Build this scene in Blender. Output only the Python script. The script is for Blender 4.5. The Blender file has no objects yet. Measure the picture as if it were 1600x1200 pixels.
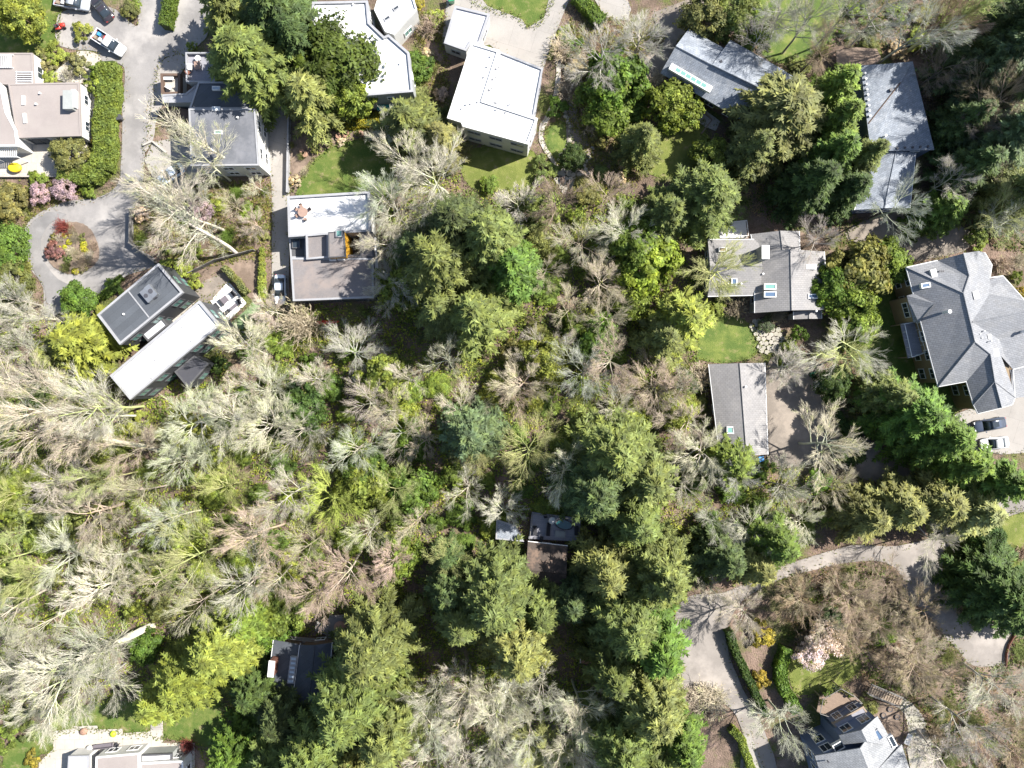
import bpy, bmesh, math, random
import numpy as np
from mathutils import Vector
from mathutils.geometry import delaunay_2d_cdt
# ---------------------------------------------------------------- camera, sky, sun, exposure
sc = bpy.context.scene
CAM_H = 123.0
cam_d = bpy.data.cameras.new('camera'); cam = bpy.data.objects.new('camera', cam_d)
sc.collection.objects.link(cam); sc.camera = cam
cam.location = (0, 0, CAM_H); cam.rotation_euler = (0, 0, 0)
cam_d.sensor_fit = 'HORIZONTAL'; cam_d.sensor_width = 36
cam_d.lens = 18 * CAM_H / 80.0
cam_d.clip_start = 0.5; cam_d.clip_end = 3000
SUN_AZ, SUN_EL = math.radians(21.0), math.radians(46.0)      # direction to the sun, from +X towards +Y
sd = Vector((math.cos(SUN_EL)*math.cos(SUN_AZ), math.cos(SUN_EL)*math.sin(SUN_AZ), math.sin(SUN_EL)))
w = bpy.data.worlds.new('World'); sc.world = w; w.use_nodes = True
nt = w.node_tree; nt.nodes.clear()
sky = nt.nodes.new('ShaderNodeTexSky'); sky.sky_type = 'NISHITA'; sky.sun_disc = False
sky.sun_elevation = SUN_EL; sky.sun_rotation = math.atan2(sd.x, sd.y)
bgn = nt.nodes.new('ShaderNodeBackground'); bgn.inputs[1].default_value = 0.088
wo = nt.nodes.new('ShaderNodeOutputWorld')
nt.links.new(sky.outputs[0], bgn.inputs[0]); nt.links.new(bgn.outputs[0], wo.inputs[0])
sl = bpy.data.lights.new('sun', 'SUN'); sl.energy = 5.0; sl.angle = math.radians(0.53); sl.color = (1.0, 0.965, 0.91)
so = bpy.data.objects.new('sun', sl); sc.collection.objects.link(so); so.location = sd * 200
so.rotation_euler = (-sd).to_track_quat('-Z', 'Y').to_euler()
vs = sc.view_settings; vs.view_transform = 'Standard'; vs.look = 'None'; vs.gamma = 1; vs.use_curve_mapping = False
vs.exposure = 1.15
sc.cycles.max_bounces = 4; sc.cycles.diffuse_bounces = 2; sc.cycles.transmission_bounces = 2; sc.cycles.transparent_max_bounces = 4

# ---------------------------------------------------------------- helpers
COL = sc.collection
rng = random.Random(7)
S = 0.1                                                     # metres on the ground for one photograph pixel
def P(px, py, z=0.0):                                       # the world point at height z that stands at a photograph pixel
    k = S * (CAM_H - z) / CAM_H
    return Vector(((px - 800) * k, (600 - py) * k, z))
def PX(pts, z=0.0): return [P(x, y, z) for x, y in pts]

def tag(o, label, cat, group=None):
    o['label'] = label; o['category'] = cat
    if group: o['group'] = group
    return o
def thing(name, label, cat, loc=(0, 0, 0), rz=0.0, group=None, scale=None):
    o = bpy.data.objects.new(name, None); COL.objects.link(o)
    o.empty_display_size = 0.5
    o.location = loc; o.rotation_euler = (0, 0, rz)
    if scale: o.scale = scale
    return tag(o, label, cat, group)
def link(name, me, mat=None, parent=None):
    o = bpy.data.objects.new(name, me); COL.objects.link(o)
    if mat is not None and len(me.materials) == 0: me.materials.append(mat)
    if parent is not None: o.parent = parent
    return o
def mesh_np(name, V, F):                                    # all faces with the same number of corners
    V = np.asarray(V, dtype=np.float32).reshape(-1, 3); F = np.asarray(F, dtype=np.int32)
    n, k = F.shape
    me = bpy.data.meshes.new(name)
    me.vertices.add(len(V)); me.vertices.foreach_set('co', V.ravel())
    me.loops.add(n * k); me.loops.foreach_set('vertex_index', F.ravel())
    me.polygons.add(n); me.polygons.foreach_set('loop_start', np.arange(0, n * k, k, dtype=np.int32))
    me.update(calc_edges=True)
    return me
class MB:                                                   # collects solids in world space, builds one mesh object
    def __init__(s): s.v = []; s.f = []
    def add(s, vs_, fs):
        b = len(s.v); s.v += [Vector(v) for v in vs_]; s.f += [[i + b for i in f] for f in fs]; return s
    def prism(s, pts, z0, z1, slope=None):
        n = len(pts)
        if area(pts) < 0: pts = pts[::-1]
        vs_ = [(p[0], p[1], z0) for p in pts] + [(p[0], p[1], z1) for p in pts]
        fs = [[i, (i + 1) % n, n + (i + 1) % n, n + i] for i in range(n)] + [list(range(n))[::-1], list(range(n, 2 * n))]
        return s.add(vs_, fs)
    def ring(s, outer, inner, z0, z1):
        n = len(outer)
        vs_ = [(p[0], p[1], z) for z in (z0, z1) for p in outer] + [(p[0], p[1], z) for z in (z0, z1) for p in inner]
        fs = []
        for i in range(n):
            j = (i + 1) % n
            fs += [[i, j, n + j, n + i], [2*n + j, 2*n + i, 3*n + i, 3*n + j], [n + i, n + j, 3*n + j, 3*n + i], [j, i, 2*n + i, 2*n + j]]
        return s.add(vs_, fs)
    def box(s, c, size, rz=0.0, ry=0.0):
        hx, hy, hz = size[0]/2, size[1]/2, size[2]/2
        cr, sr = math.cos(rz), math.sin(rz); cy, sy = math.cos(ry), math.sin(ry)
        vs_ = []
        for z in (-hz, hz):
            for x, y in ((-hx, -hy), (hx, -hy), (hx, hy), (-hx, hy)):
                x2, z2 = x*cy + z*sy, -x*sy + z*cy
                vs_.append((c[0] + x2*cr - y*sr, c[1] + x2*sr + y*cr, c[2] + z2))
        return s.add(vs_, [[3, 2, 1, 0], [4, 5, 6, 7], [0, 1, 5, 4], [1, 2, 6, 5], [2, 3, 7, 6], [3, 0, 4, 7]])
    def bar(s, a, b, r, n=6, r2=None):
        a, b = Vector(a), Vector(b); d = (b - a).normalized(); r2 = r if r2 is None else r2
        u = d.orthogonal().normalized(); v = d.cross(u)
        vs_ = [a + (u*math.cos(t) + v*math.sin(t))*r for t in [2*math.pi*i/n for i in range(n)]] + \
              [b + (u*math.cos(t) + v*math.sin(t))*r2 for t in [2*math.pi*i/n for i in range(n)]]
        return s.add(vs_, [[i, (i+1) % n, n + (i+1) % n, n + i] for i in range(n)] + [list(range(n))[::-1], list(range(n, 2*n))])
    def lathe(s, c, prof, n=16, sx=1.0, sy=1.0, rz=0.0):     # prof: (radius, z)
        vs_ = []; fs = []; m = len(prof)
        for r, z in prof:
            for i in range(n):
                t = 2*math.pi*i/n; x, y = r*sx*math.cos(t), r*sy*math.sin(t)
                vs_.append((c[0] + x*math.cos(rz) - y*math.sin(rz), c[1] + x*math.sin(rz) + y*math.cos(rz), c[2] + z))
        for j in range(m - 1):
            for i in range(n): fs.append([j*n + i, j*n + (i+1) % n, (j+1)*n + (i+1) % n, (j+1)*n + i])
        fs.append(list(range(n))[::-1]); fs.append(list(range((m-1)*n, m*n)))
        return s.add(vs_, fs)
    def slab(s, pts, t=0.16):                               # a roof plane with thickness
        n = len(pts)
        c2 = area(pts)
        if c2 < 0: pts = pts[::-1]
        top = [Vector(p) for p in pts]; bot = [p - Vector((0, 0, t)) for p in top]
        return s.add(bot + top, [[i, (i+1) % n, n + (i+1) % n, n + i] for i in range(n)] + [list(range(n))[::-1], list(range(n, 2*n))])
    def build(s, name, mat, parent=None, smooth=False, bevel=0.0):
        off = parent_loc(parent)
        me = bpy.data.meshes.new(name)
        me.from_pydata([v - off for v in s.v], [], s.f); me.update()
        if bevel:
            bm = bmesh.new(); bm.from_mesh(me)
            bmesh.ops.bevel(bm, geom=bm.edges[:] , offset=bevel, segments=1, affect='EDGES')
            bm.to_mesh(me); bm.free()
        if smooth:
            for p in me.polygons: p.use_smooth = True
        return link(name, me, mat, parent)
def parent_loc(p):
    o = Vector((0, 0, 0))
    while p is not None: o = o + Vector(p.location); p = p.parent
    return o
def area(pts): return 0.5*sum(pts[i][0]*pts[(i+1) % len(pts)][1] - pts[(i+1) % len(pts)][0]*pts[i][1] for i in range(len(pts)))
def inset(pts, d):                                          # positive d moves the outline inwards
    if area(pts) < 0: pts = pts[::-1]
    n = len(pts); out = []
    for i in range(n):
        a, b, c = (Vector((pts[k % n][0], pts[k % n][1])) for k in (i-1, i, i+1))
        e1, e2 = (b - a).normalized(), (c - b).normalized()
        n1, n2 = Vector((-e1.y, e1.x)), Vector((-e2.y, e2.x))
        m = n1 + n2
        if m.length < 1e-4: m = n1
        m.normalize(); k = d / max(0.35, m.dot(n1))
        out.append((b.x + m.x*k, b.y + m.y*k))
    return out
def inside(p, poly):
    x, y = p[0], p[1]; r = False; n = len(poly)
    for i in range(n):
        x1, y1 = poly[i][0], poly[i][1]; x2, y2 = poly[(i+1) % n][0], poly[(i+1) % n][1]
        if (y1 > y) != (y2 > y) and x < (x2 - x1)*(y - y1)/(y2 - y1) + x1: r = not r
    return r
def smooth_poly(pts, k=4):                                  # closed Catmull-Rom
    n = len(pts); out = []
    for i in range(n):
        p0, p1, p2, p3 = (pts[(i + j) % n] for j in (-1, 0, 1, 2))
        for s_ in range(k):
            t = s_/k
            out.append(tuple(0.5*((2*p1[c]) + (-p0[c] + p2[c])*t + (2*p0[c] - 5*p1[c] + 4*p2[c] - p3[c])*t*t + (-p0[c] + 3*p1[c] - 3*p2[c] + p3[c])*t**3) for c in (0, 1)))
    return out

# ---------------------------------------------------------------- materials
MATS = {}
def base_mat(name):
    m = bpy.data.materials.new(name); m.use_nodes = True; n = m.node_tree.nodes; n.clear(); MATS[name] = m
    out = n.new('ShaderNodeOutputMaterial')
    return m, n, m.node_tree.links, out
def mix(n, l, fac, a, b, mode='MIX'):
    x = n.new('ShaderNodeMix'); x.data_type = 'RGBA'; x.blend_type = mode
    for sock, v in ((x.inputs[0], fac), (x.inputs[6], a), (x.inputs[7], b)):
        if hasattr(v, 'links'): l.new(v, sock)
        elif isinstance(v, (int, float)): sock.default_value = v
        else: sock.default_value = (*v[:3], 1)
    return x.outputs[2]
def noise(n, l, co, scale, detail=4, rough=0.6, lo=0.35, hi=0.65):
    t = n.new('ShaderNodeTexNoise'); t.inputs['Scale'].default_value = scale; t.inputs['Detail'].default_value = detail
    t.inputs['Roughness'].default_value = rough; l.new(co, t.inputs['Vector'])
    r = n.new('ShaderNodeMapRange'); r.inputs[1].default_value = lo; r.inputs[2].default_value = hi
    l.new(t.outputs[0], r.inputs[0]); return r.outputs[0]
def surf(name, c1, c2=None, rough=0.8, s1=0.6, s2=6.0, c3=None, amt3=0.5, s3=0.15, bump=0.0, bscale=8.0, metal=0.0, spec=0.3, joints=None, dirt=0.35):
    """mottled surface: two colours by fine + broad noise, a third as patches; joints = (w, h, rot, colour) for slab or shingle courses"""
    m, n, l, out = base_mat(name)
    b = n.new('ShaderNodeBsdfPrincipled'); l.new(b.outputs[0], out.inputs[0])
    g = n.new('ShaderNodeNewGeometry'); co = g.outputs['Position']
    c2 = c2 or tuple(x*0.8 for x in c1)
    f = noise(n, l, co, s2, 5, 0.7, 0.3, 0.7); col = mix(n, l, f, c1, c2)
    f2 = noise(n, l, co, s1, 4, 0.6, 0.35, 0.7)
    col = mix(n, l, f2, col, mix(n, l, dirt, col, tuple(x*0.5 for x in c1)))
    if c3:
        f3 = noise(n, l, co, s3, 6, 0.65, 0.48, 0.62)
        mm = n.new('ShaderNodeMath'); mm.operation = 'MULTIPLY'; mm.inputs[1].default_value = amt3; l.new(f3, mm.inputs[0])
        col = mix(n, l, mm.outputs[0], col, c3)
    if joints:
        mp = n.new('ShaderNodeMapping'); mp.inputs['Rotation'].default_value = (0, 0, joints[2]); l.new(co, mp.inputs[0])
        br = n.new('ShaderNodeTexBrick'); l.new(mp.outputs[0], br.inputs[0]); br.inputs['Scale'].default_value = 1.0
        br.inputs['Brick Width'].default_value = joints[0]; br.inputs['Row Height'].default_value = joints[1]
        br.inputs['Mortar Size'].default_value = joints[4] if len(joints) > 4 else 0.02
        br.inputs['Color1'].default_value = (1, 1, 1, 1); br.inputs['Color2'].default_value = (joints[3],)*3 + (1,); br.inputs['Mortar'].default_value = (0.55, 0.55, 0.55, 1)
        col = mix(n, l, 1.0, col, br.outputs[0], 'MULTIPLY')
    l.new(col, b.inputs['Base Color']); b.inputs['Roughness'].default_value = rough; b.inputs['Metallic'].default_value = metal
    b.inputs['Specular IOR Level'].default_value = spec
    if bump:
        t = n.new('ShaderNodeTexNoise'); t.inputs['Scale'].default_value = bscale; t.inputs['Detail'].default_value = 6; l.new(co, t.inputs['Vector'])
        bp = n.new('ShaderNodeBump'); bp.inputs['Strength'].default_value = bump; bp.inputs['Distance'].default_value = 0.1
        l.new(t.outputs[0], bp.inputs['Height']); l.new(bp.outputs[0], b.inputs['Normal'])
    return m
def leafy(name, trans=0.3, var=0.45, warm=0.12):
    """foliage: the object's own colour, varied leaf by leaf and in broad clumps, thin leaves let light through"""
    m, n, l, out = base_mat(name)
    oi = n.new('ShaderNodeObjectInfo'); g = n.new('ShaderNodeNewGeometry')
    tc = n.new('ShaderNodeTexCoord')
    rr = n.new('ShaderNodeMapRange'); rr.inputs[3].default_value = 1 - var; rr.inputs[4].default_value = 1 + var; l.new(g.outputs['Random Per Island'], rr.inputs[0])
    col = mix(n, l, 1.0, oi.outputs['Color'], rr.outputs[0], 'MULTIPLY')
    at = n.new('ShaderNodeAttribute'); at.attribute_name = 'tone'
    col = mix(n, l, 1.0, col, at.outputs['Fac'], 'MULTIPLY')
    f = noise(n, l, tc.outputs['Object'], 0.9, 3, 0.6, 0.38, 0.66)
    yel = mix(n, l, 1.0, col, (1.0 + warm*2.2, 1.0 + warm*1.1, 0.75), 'MULTIPLY')
    col = mix(n, l, f, col, yel)
    d = n.new('ShaderNodeBsdfPrincipled'); d.inputs['Roughness'].default_value = 0.6; d.inputs['Specular IOR Level'].default_value = 0.25
    t = n.new('ShaderNodeBsdfTranslucent'); l.new(col, d.inputs['Base Color']); l.new(mix(n, l, 1.0, col, (1.25, 1.35, 0.6), 'MULTIPLY'), t.inputs[0])
    ms = n.new('ShaderNodeMixShader'); ms.inputs[0].default_value = trans
    l.new(d.outputs[0], ms.inputs[1]); l.new(t.outputs[0], ms.inputs[2]); l.new(ms.outputs[0], out.inputs[0])
    return m
def twig_mat(name, var=0.25):
    m, n, l, out = base_mat(name)
    oi = n.new('ShaderNodeObjectInfo'); g = n.new('ShaderNodeNewGeometry'); tc = n.new('ShaderNodeTexCoord')
    rr = n.new('ShaderNodeMapRange'); rr.inputs[3].default_value = 1 - var; rr.inputs[4].default_value = 1 + var; l.new(g.outputs['Random Per Island'], rr.inputs[0])
    col = mix(n, l, 1.0, oi.outputs['Color'], rr.outputs[0], 'MULTIPLY')
    f = noise(n, l, tc.outputs['Object'], 1.1, 4, 0.6, 0.52, 0.7)
    col = mix(n, l, f, col, mix(n, l, 1.0, col, (0.85, 1.02, 0.5), 'MULTIPLY'))    # moss on the bark
    d = n.new('ShaderNodeBsdfPrincipled'); d.inputs['Roughness'].default_value = 0.85; d.inputs['Specular IOR Level'].default_value = 0.15
    l.new(col, d.inputs['Base Color']); l.new(d.outputs[0], out.inputs[0]); return m
def glass(name, c=(0.03, 0.04, 0.05), rough=0.08):
    m, n, l, out = base_mat(name); b = n.new('ShaderNodeBsdfPrincipled'); l.new(b.outputs[0], out.inputs[0])
    b.inputs['Base Color'].default_value = (*c, 1); b.inputs['Roughness'].default_value = rough; b.inputs['Specular IOR Level'].default_value = 0.8
    return m
def paint(name, c, rough=0.3, coat=0.6):
    m, n, l, out = base_mat(name); b = n.new('ShaderNodeBsdfPrincipled'); l.new(b.outputs[0], out.inputs[0])
    g = n.new('ShaderNodeNewGeometry'); f = noise(n, l, g.outputs['Position'], 2.5, 4, 0.6, 0.4, 0.75)
    l.new(mix(n, l, f, c, tuple(x*0.86 for x in c)), b.inputs['Base Color'])
    b.inputs['Roughness'].default_value = rough; b.inputs['Coat Weight'].default_value = coat; b.inputs['Coat Roughness'].default_value = 0.1
    return m
R_ = math.radians
M = dict(
 asphalt=surf('asphalt', (0.295, 0.278, 0.265), (0.235, 0.222, 0.212), 0.9, 0.25, 9.0, c3=(0.37, 0.345, 0.32), amt3=0.8, s3=0.12, bump=0.15, bscale=12, dirt=.62),
 lane=surf('lane', (0.295, 0.265, 0.238), (0.235, 0.21, 0.187), 0.9, 0.25, 9.0, c3=(0.37, 0.33, 0.295), amt3=0.8, s3=0.12, bump=0.15, bscale=12, dirt=.62),
 asphalt_dark=surf('asphalt_dark', (0.245, 0.236, 0.23), (0.20, 0.192, 0.187), 0.9, 0.3, 9.0, c3=(0.30, 0.285, 0.275), amt3=0.7, s3=0.2, dirt=.6),
 gravel=surf('gravel', (0.25, 0.215, 0.18), (0.17, 0.145, 0.12), 0.95, 0.3, 8.0, c3=(0.33, 0.28, 0.23), amt3=0.7, s3=0.2, bump=0.3, bscale=9),
 concrete=surf('concrete', (0.36, 0.335, 0.305), (0.30, 0.278, 0.252), 0.85, 0.35, 7.0, c3=(0.33, 0.30, 0.27), amt3=0.6, s3=0.3, joints=(3.6, 3.6, 0.3, 0.93, 0.012)),
 walk=surf('walk', (0.50, 0.46, 0.40), (0.42, 0.38, 0.33), 0.85, 0.4, 8.0, joints=(1.5, 1.5, 0.0, 0.93, 0.015)),
 soil=surf('soil', (0.20, 0.15, 0.115), (0.13, 0.095, 0.07), 0.95, 0.4, 6.0, c3=(0.28, 0.21, 0.16), amt3=0.8, s3=0.35, bump=0.5, bscale=7),
 stone=surf('stone', (0.44, 0.405, 0.345), (0.34, 0.315, 0.265), 0.85, 0.8, 5.0, c3=(0.28, 0.27, 0.20), amt3=0.7, s3=0.7, bump=0.25, dirt=.6),
 white_roof=surf('white_roof', (0.80, 0.79, 0.77), (0.74, 0.73, 0.71), 0.6, 0.2, 3.0, c3=(0.60, 0.585, 0.55), amt3=0.45, s3=0.35, joints=(9.0, 1.9, 0.9, 0.95, 0.03), dirt=.3),
 pale_roof=surf('pale_roof', (0.60, 0.60, 0.63), (0.50, 0.50, 0.54), 0.6, 0.3, 3.0, c3=(0.44, 0.44, 0.47), amt3=0.6, s3=0.3),
 dark_roof=surf('dark_roof', (0.105, 0.115, 0.13), (0.08, 0.088, 0.10), 0.7, 0.4, 6.0, joints=(5.0, 1.0, R_(-40), 0.82, 0.012)),
 taupe_roof=surf('taupe_roof', (0.32, 0.28, 0.258), (0.28, 0.243, 0.225), 0.85, 0.15, 7.0, c3=(0.31, 0.275, 0.25), amt3=0.5, s3=0.2),
 felt_roof=surf('felt_roof', (0.155, 0.16, 0.175), (0.12, 0.125, 0.14), 0.85, 0.2, 6.0, c3=(0.20, 0.20, 0.215), amt3=0.6, s3=0.3, dirt=.5),
 brown_roof=surf('brown_roof', (0.10, 0.078, 0.066), (0.06, 0.048, 0.04), 0.9, 0.5, 5.0, c3=(0.22, 0.15, 0.11), amt3=0.7, s3=0.6),
 worn_roof=surf('worn_roof', (0.225, 0.205, 0.20), (0.165, 0.15, 0.145), 0.9, 0.2, 6.0, c3=(0.26, 0.215, 0.19), amt3=0.7, s3=0.25),
 slate=surf('slate', (0.325, 0.355, 0.40), (0.21, 0.232, 0.265), 0.85, 0.3, 3.4, c3=(0.42, 0.435, 0.455), amt3=0.5, s3=0.9, joints=(0.5, 0.28, R_(-31), 0.8, 0.02)),
 shingle=surf('shingle', (0.29, 0.295, 0.31), (0.22, 0.225, 0.235), 0.9, 0.25, 5.0, c3=(0.33, 0.325, 0.32), amt3=0.4, s3=0.5, joints=(0.55, 0.3, R_(14), 0.84, 0.02)),
 shingle_grey=surf('shingle_grey', (0.30, 0.288, 0.28), (0.24, 0.23, 0.224), 0.9, 0.2, 6.0, c3=(0.35, 0.33, 0.31), amt3=0.5, s3=0.4, joints=(0.5, 0.3, 0.0, 0.88, 0.015)),
 slate_pale=surf('slate_pale', (0.34, 0.345, 0.35), (0.24, 0.245, 0.25), 0.9, 0.3, 4.0, c3=(0.40, 0.40, 0.395), amt3=0.5, s3=0.8, joints=(0.5, 0.3, R_(30), 0.86, 0.02)),
 shingle_warm=surf('shingle_warm', (0.28, 0.265, 0.245), (0.20, 0.19, 0.175), 0.9, 0.3, 4.0, c3=(0.34, 0.33, 0.31), amt3=0.5, s3=0.8, joints=(0.5, 0.3, R_(30), 0.86, 0.02)),
 wall_white=surf('wall_white', (0.62, 0.61, 0.58), (0.56, 0.55, 0.52), 0.7, 0.4, 3.0),
 wall_grey=surf('wall_grey', (0.34, 0.35, 0.33), (0.29, 0.30, 0.29), 0.8, 0.4, 3.0),
 wall_dark=surf('wall_dark', (0.075, 0.078, 0.085), (0.055, 0.058, 0.064), 0.6, 0.4, 3.0),
 wall_tan=surf('wall_tan', (0.30, 0.225, 0.14), (0.25, 0.185, 0.115), 0.8, 0.4, 3.0),
 wall_brown=surf('wall_brown', (0.15, 0.10, 0.075), (0.11, 0.075, 0.055), 0.85, 0.4, 3.0),
 wall_blue=surf('wall_blue', (0.15, 0.19, 0.28), (0.12, 0.155, 0.235), 0.7, 0.4, 3.0),
 yellow_wall=surf('yellow_wall', (0.75, 0.42, 0.05), (0.66, 0.34, 0.03), 0.6),
 trim_white=surf('trim_white', (0.78, 0.77, 0.75), (0.72, 0.71, 0.69), 0.5),
 trim_grey=surf('trim_grey', (0.36, 0.36, 0.37), (0.30, 0.30, 0.31), 0.6),
 trim_dark=surf('trim_dark', (0.10, 0.10, 0.105), (0.08, 0.08, 0.085), 0.6),
 brick=surf('brick', (0.27, 0.12, 0.085), (0.20, 0.09, 0.065), 0.85, 0.8, 8.0, joints=(0.25, 0.09, 0, 0.8, 0.012)),
 deck_wood=surf('deck_wood', (0.29, 0.21, 0.155), (0.22, 0.16, 0.12), 0.8, 0.4, 5.0, joints=(4.0, 0.15, R_(25), 0.85, 0.012)),
 deck_grey=surf('deck_grey', (0.36, 0.355, 0.39), (0.29, 0.285, 0.315), 0.8, 0.4, 5.0, joints=(4.0, 0.15, R_(5), 0.85, 0.012)),
 timber=surf('timber', (0.33, 0.26, 0.19), (0.26, 0.20, 0.145), 0.85, 0.5, 6.0),
 timber_grey=surf('timber_grey', (0.24, 0.225, 0.21), (0.18, 0.17, 0.16), 0.85, 0.5, 6.0),
 glass=glass('glass'), glass_blue=glass('glass_blue', (0.09, 0.14, 0.22), 0.12), glass_green=glass('glass_green', (0.16, 0.32, 0.28), 0.15), glass_pale=glass('glass_pale', (0.45, 0.52, 0.58), 0.2),
 metal=surf('metal', (0.45, 0.46, 0.47), (0.40, 0.41, 0.42), 0.35, metal=0.7), metal_dark=surf('metal_dark', (0.08, 0.08, 0.09), (0.06, 0.06, 0.07), 0.45),
 tyre=surf('tyre', (0.025, 0.025, 0.026), (0.02, 0.02, 0.02), 0.9), rim=surf('rim', (0.4, 0.4, 0.41), None, 0.35, metal=0.8),
 car_white=paint('car_white', (0.80, 0.80, 0.80)), car_ice=paint('car_ice', (0.68, 0.75, 0.82)), car_silver=paint('car_silver', (0.42, 0.44, 0.47)),
 car_dark=paint('car_dark', (0.035, 0.03, 0.035)), car_navy=paint('car_navy', (0.05, 0.065, 0.10)), red=paint('red', (0.62, 0.05, 0.035)), orange=paint('orange', (0.75, 0.16, 0.05)),
 yellow=paint('yellow', (0.85, 0.60, 0.02), 0.6, 0.0), lime=paint('lime', (0.50, 0.72, 0.03), 0.5, 0.0), teal=paint('teal', (0.02, 0.22, 0.20), 0.4, 0.2), blue=paint('blue', (0.06, 0.30, 0.62), 0.4), green_bin=paint('green_bin', (0.03, 0.26, 0.12), 0.4),
 lamp_red=paint('lamp_red', (0.4, 0.02, 0.02)), lamp_clear=glass('lamp_clear', (0.75, 0.75, 0.72), 0.1),
 cushion=surf('cushion', (0.17, 0.15, 0.165), (0.13, 0.115, 0.13), 0.9), cushion_dark=surf('cushion_dark', (0.05, 0.05, 0.055), (0.035, 0.035, 0.04), 0.9),
 canvas=surf('canvas', (0.72, 0.70, 0.66), (0.64, 0.62, 0.58), 0.9), terracotta=surf('terracotta', (0.40, 0.24, 0.17), (0.32, 0.19, 0.13), 0.9),
 water=glass('water', (0.02, 0.09, 0.09), 0.05), table_top=surf('table_top', (0.36, 0.24, 0.19), (0.28, 0.19, 0.15), 0.7),
 leaf=leafy('leaf'), needle=leafy('needle', 0.22, 0.4, 0.09), twig=twig_mat('twig'), petal=leafy('petal', 0.35, 0.2, 0.0),
)
def forest_floor():
    m, n, l, out = base_mat('forest_floor'); b = n.new('ShaderNodeBsdfPrincipled'); l.new(b.outputs[0], out.inputs[0])
    g = n.new('ShaderNodeNewGeometry'); co = g.outputs['Position']
    col = mix(n, l, noise(n, l, co, 5.0, 6, 0.75, 0.3, 0.7), (0.19, 0.14, 0.105), (0.085, 0.063, 0.046))
    col = mix(n, l, noise(n, l, co, 0.22, 5, 0.65, 0.45, 0.62), col, mix(n, l, noise(n, l, co, 4.0, 5, 0.7, 0.3, 0.7), (0.30, 0.215, 0.17), (0.17, 0.12, 0.092)))
    col = mix(n, l, noise(n, l, co, 0.13, 6, 0.7, 0.50, 0.60), col, mix(n, l, noise(n, l, co, 3.0, 5, 0.7, 0.3, 0.7), (0.155, 0.165, 0.05), (0.07, 0.09, 0.03)))
    l.new(col, b.inputs['Base Color']); b.inputs['Roughness'].default_value = 0.95; b.inputs['Specular IOR Level'].default_value = 0.1
    t = n.new('ShaderNodeTexNoise'); t.inputs['Scale'].default_value = 4; t.inputs['Detail'].default_value = 7; l.new(co, t.inputs['Vector'])
    bp = n.new('ShaderNodeBump'); bp.inputs['Strength'].default_value = 0.9; bp.inputs['Distance'].default_value = 0.25
    l.new(t.outputs[0], bp.inputs['Height']); l.new(bp.outputs[0], b.inputs['Normal']); return m
def grass_mat(name, a, b_, c, dry):
    m, n, l, out = base_mat(name); b = n.new('ShaderNodeBsdfPrincipled'); l.new(b.outputs[0], out.inputs[0])
    g = n.new('ShaderNodeNewGeometry'); co = g.outputs['Position']
    col = mix(n, l, noise(n, l, co, 7.0, 5, 0.75, 0.3, 0.7), a, b_)
    col = mix(n, l, noise(n, l, co, 0.45, 5, 0.65, 0.42, 0.66), col, c)
    col = mix(n, l, noise(n, l, co, 0.9, 6, 0.7, 0.56, 0.68), col, dry)
    l.new(col, b.inputs['Base Color']); b.inputs['Roughness'].default_value = 0.9; b.inputs['Specular IOR Level'].default_value = 0.1
    t = n.new('ShaderNodeTexNoise'); t.inputs['Scale'].default_value = 9; t.inputs['Detail'].default_value = 6; l.new(co, t.inputs['Vector'])
    bp = n.new('ShaderNodeBump'); bp.inputs['Strength'].default_value = 0.8; bp.inputs['Distance'].default_value = 0.12
    l.new(t.outputs[0], bp.inputs['Height']); l.new(bp.outputs[0], b.inputs['Normal']); return m
M['hedge_core'] = surf('hedge_core', (.06, .085, .022), (.04, .055, .015), .9)
M['floor'] = forest_floor()
M['lawn'] = grass_mat('lawn', (0.10, 0.145, 0.035), (0.065, 0.105, 0.022), (0.16, 0.18, 0.05), (0.22, 0.19, 0.10))
M['lawn_moss'] = grass_mat('lawn_moss', (0.155, 0.18, 0.045), (0.105, 0.13, 0.034), (0.20, 0.215, 0.06), (0.23, 0.20, 0.11))
M['lawn_lush'] = grass_mat('lawn_lush', (0.115, 0.16, 0.04), (0.065, 0.105, 0.028), (0.18, 0.21, 0.055), (0.21, 0.19, 0.09))
M['turf'] = grass_mat('turf', (0.21, 0.285, 0.145), (0.18, 0.25, 0.125), (0.23, 0.30, 0.16), (0.20, 0.26, 0.13))

# ---------------------------------------------------------------- ground and flat sheets
def structure(o): o['kind'] = 'structure'; return o
g_ = MB(); g_.add([(-450, -450, 0), (450, -450, 0), (450, 450, 0), (-450, 450, 0)], [[0, 1, 2, 3]])
structure(g_.build('ground', M['floor']))
PAVED = []; LAWN = []
_z = [0.012]
def sheet(name, px, mat, smooth=True, keep=None):
    _z[0] += 0.004
    pts = smooth_poly(px) if smooth else px
    w_ = [P(x, y) for x, y in pts]
    if area(w_) < 0: w_ = w_[::-1]
    jr = random.Random(len(name) + len(px))
    if smooth: w_ = [(p.x + jr.uniform(-.07, .07), p.y + jr.uniform(-.07, .07)) for p in w_]
    me = bpy.data.meshes.new(name); nn = len(w_)
    vv, _e, ff, *_ = delaunay_2d_cdt([Vector((p[0], p[1])) for p in w_], [(i, (i+1) % nn) for i in range(nn)], [], 1, 1e-4)
    me.from_pydata([(v.x, v.y, _z[0]) for v in vv], [], [list(q) for q in ff]); me.update()
    o = structure(link(name, me, mat))
    if keep == 'p': PAVED.append(w_)
    if keep == 'l': LAWN.append(w_)
    return o
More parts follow.
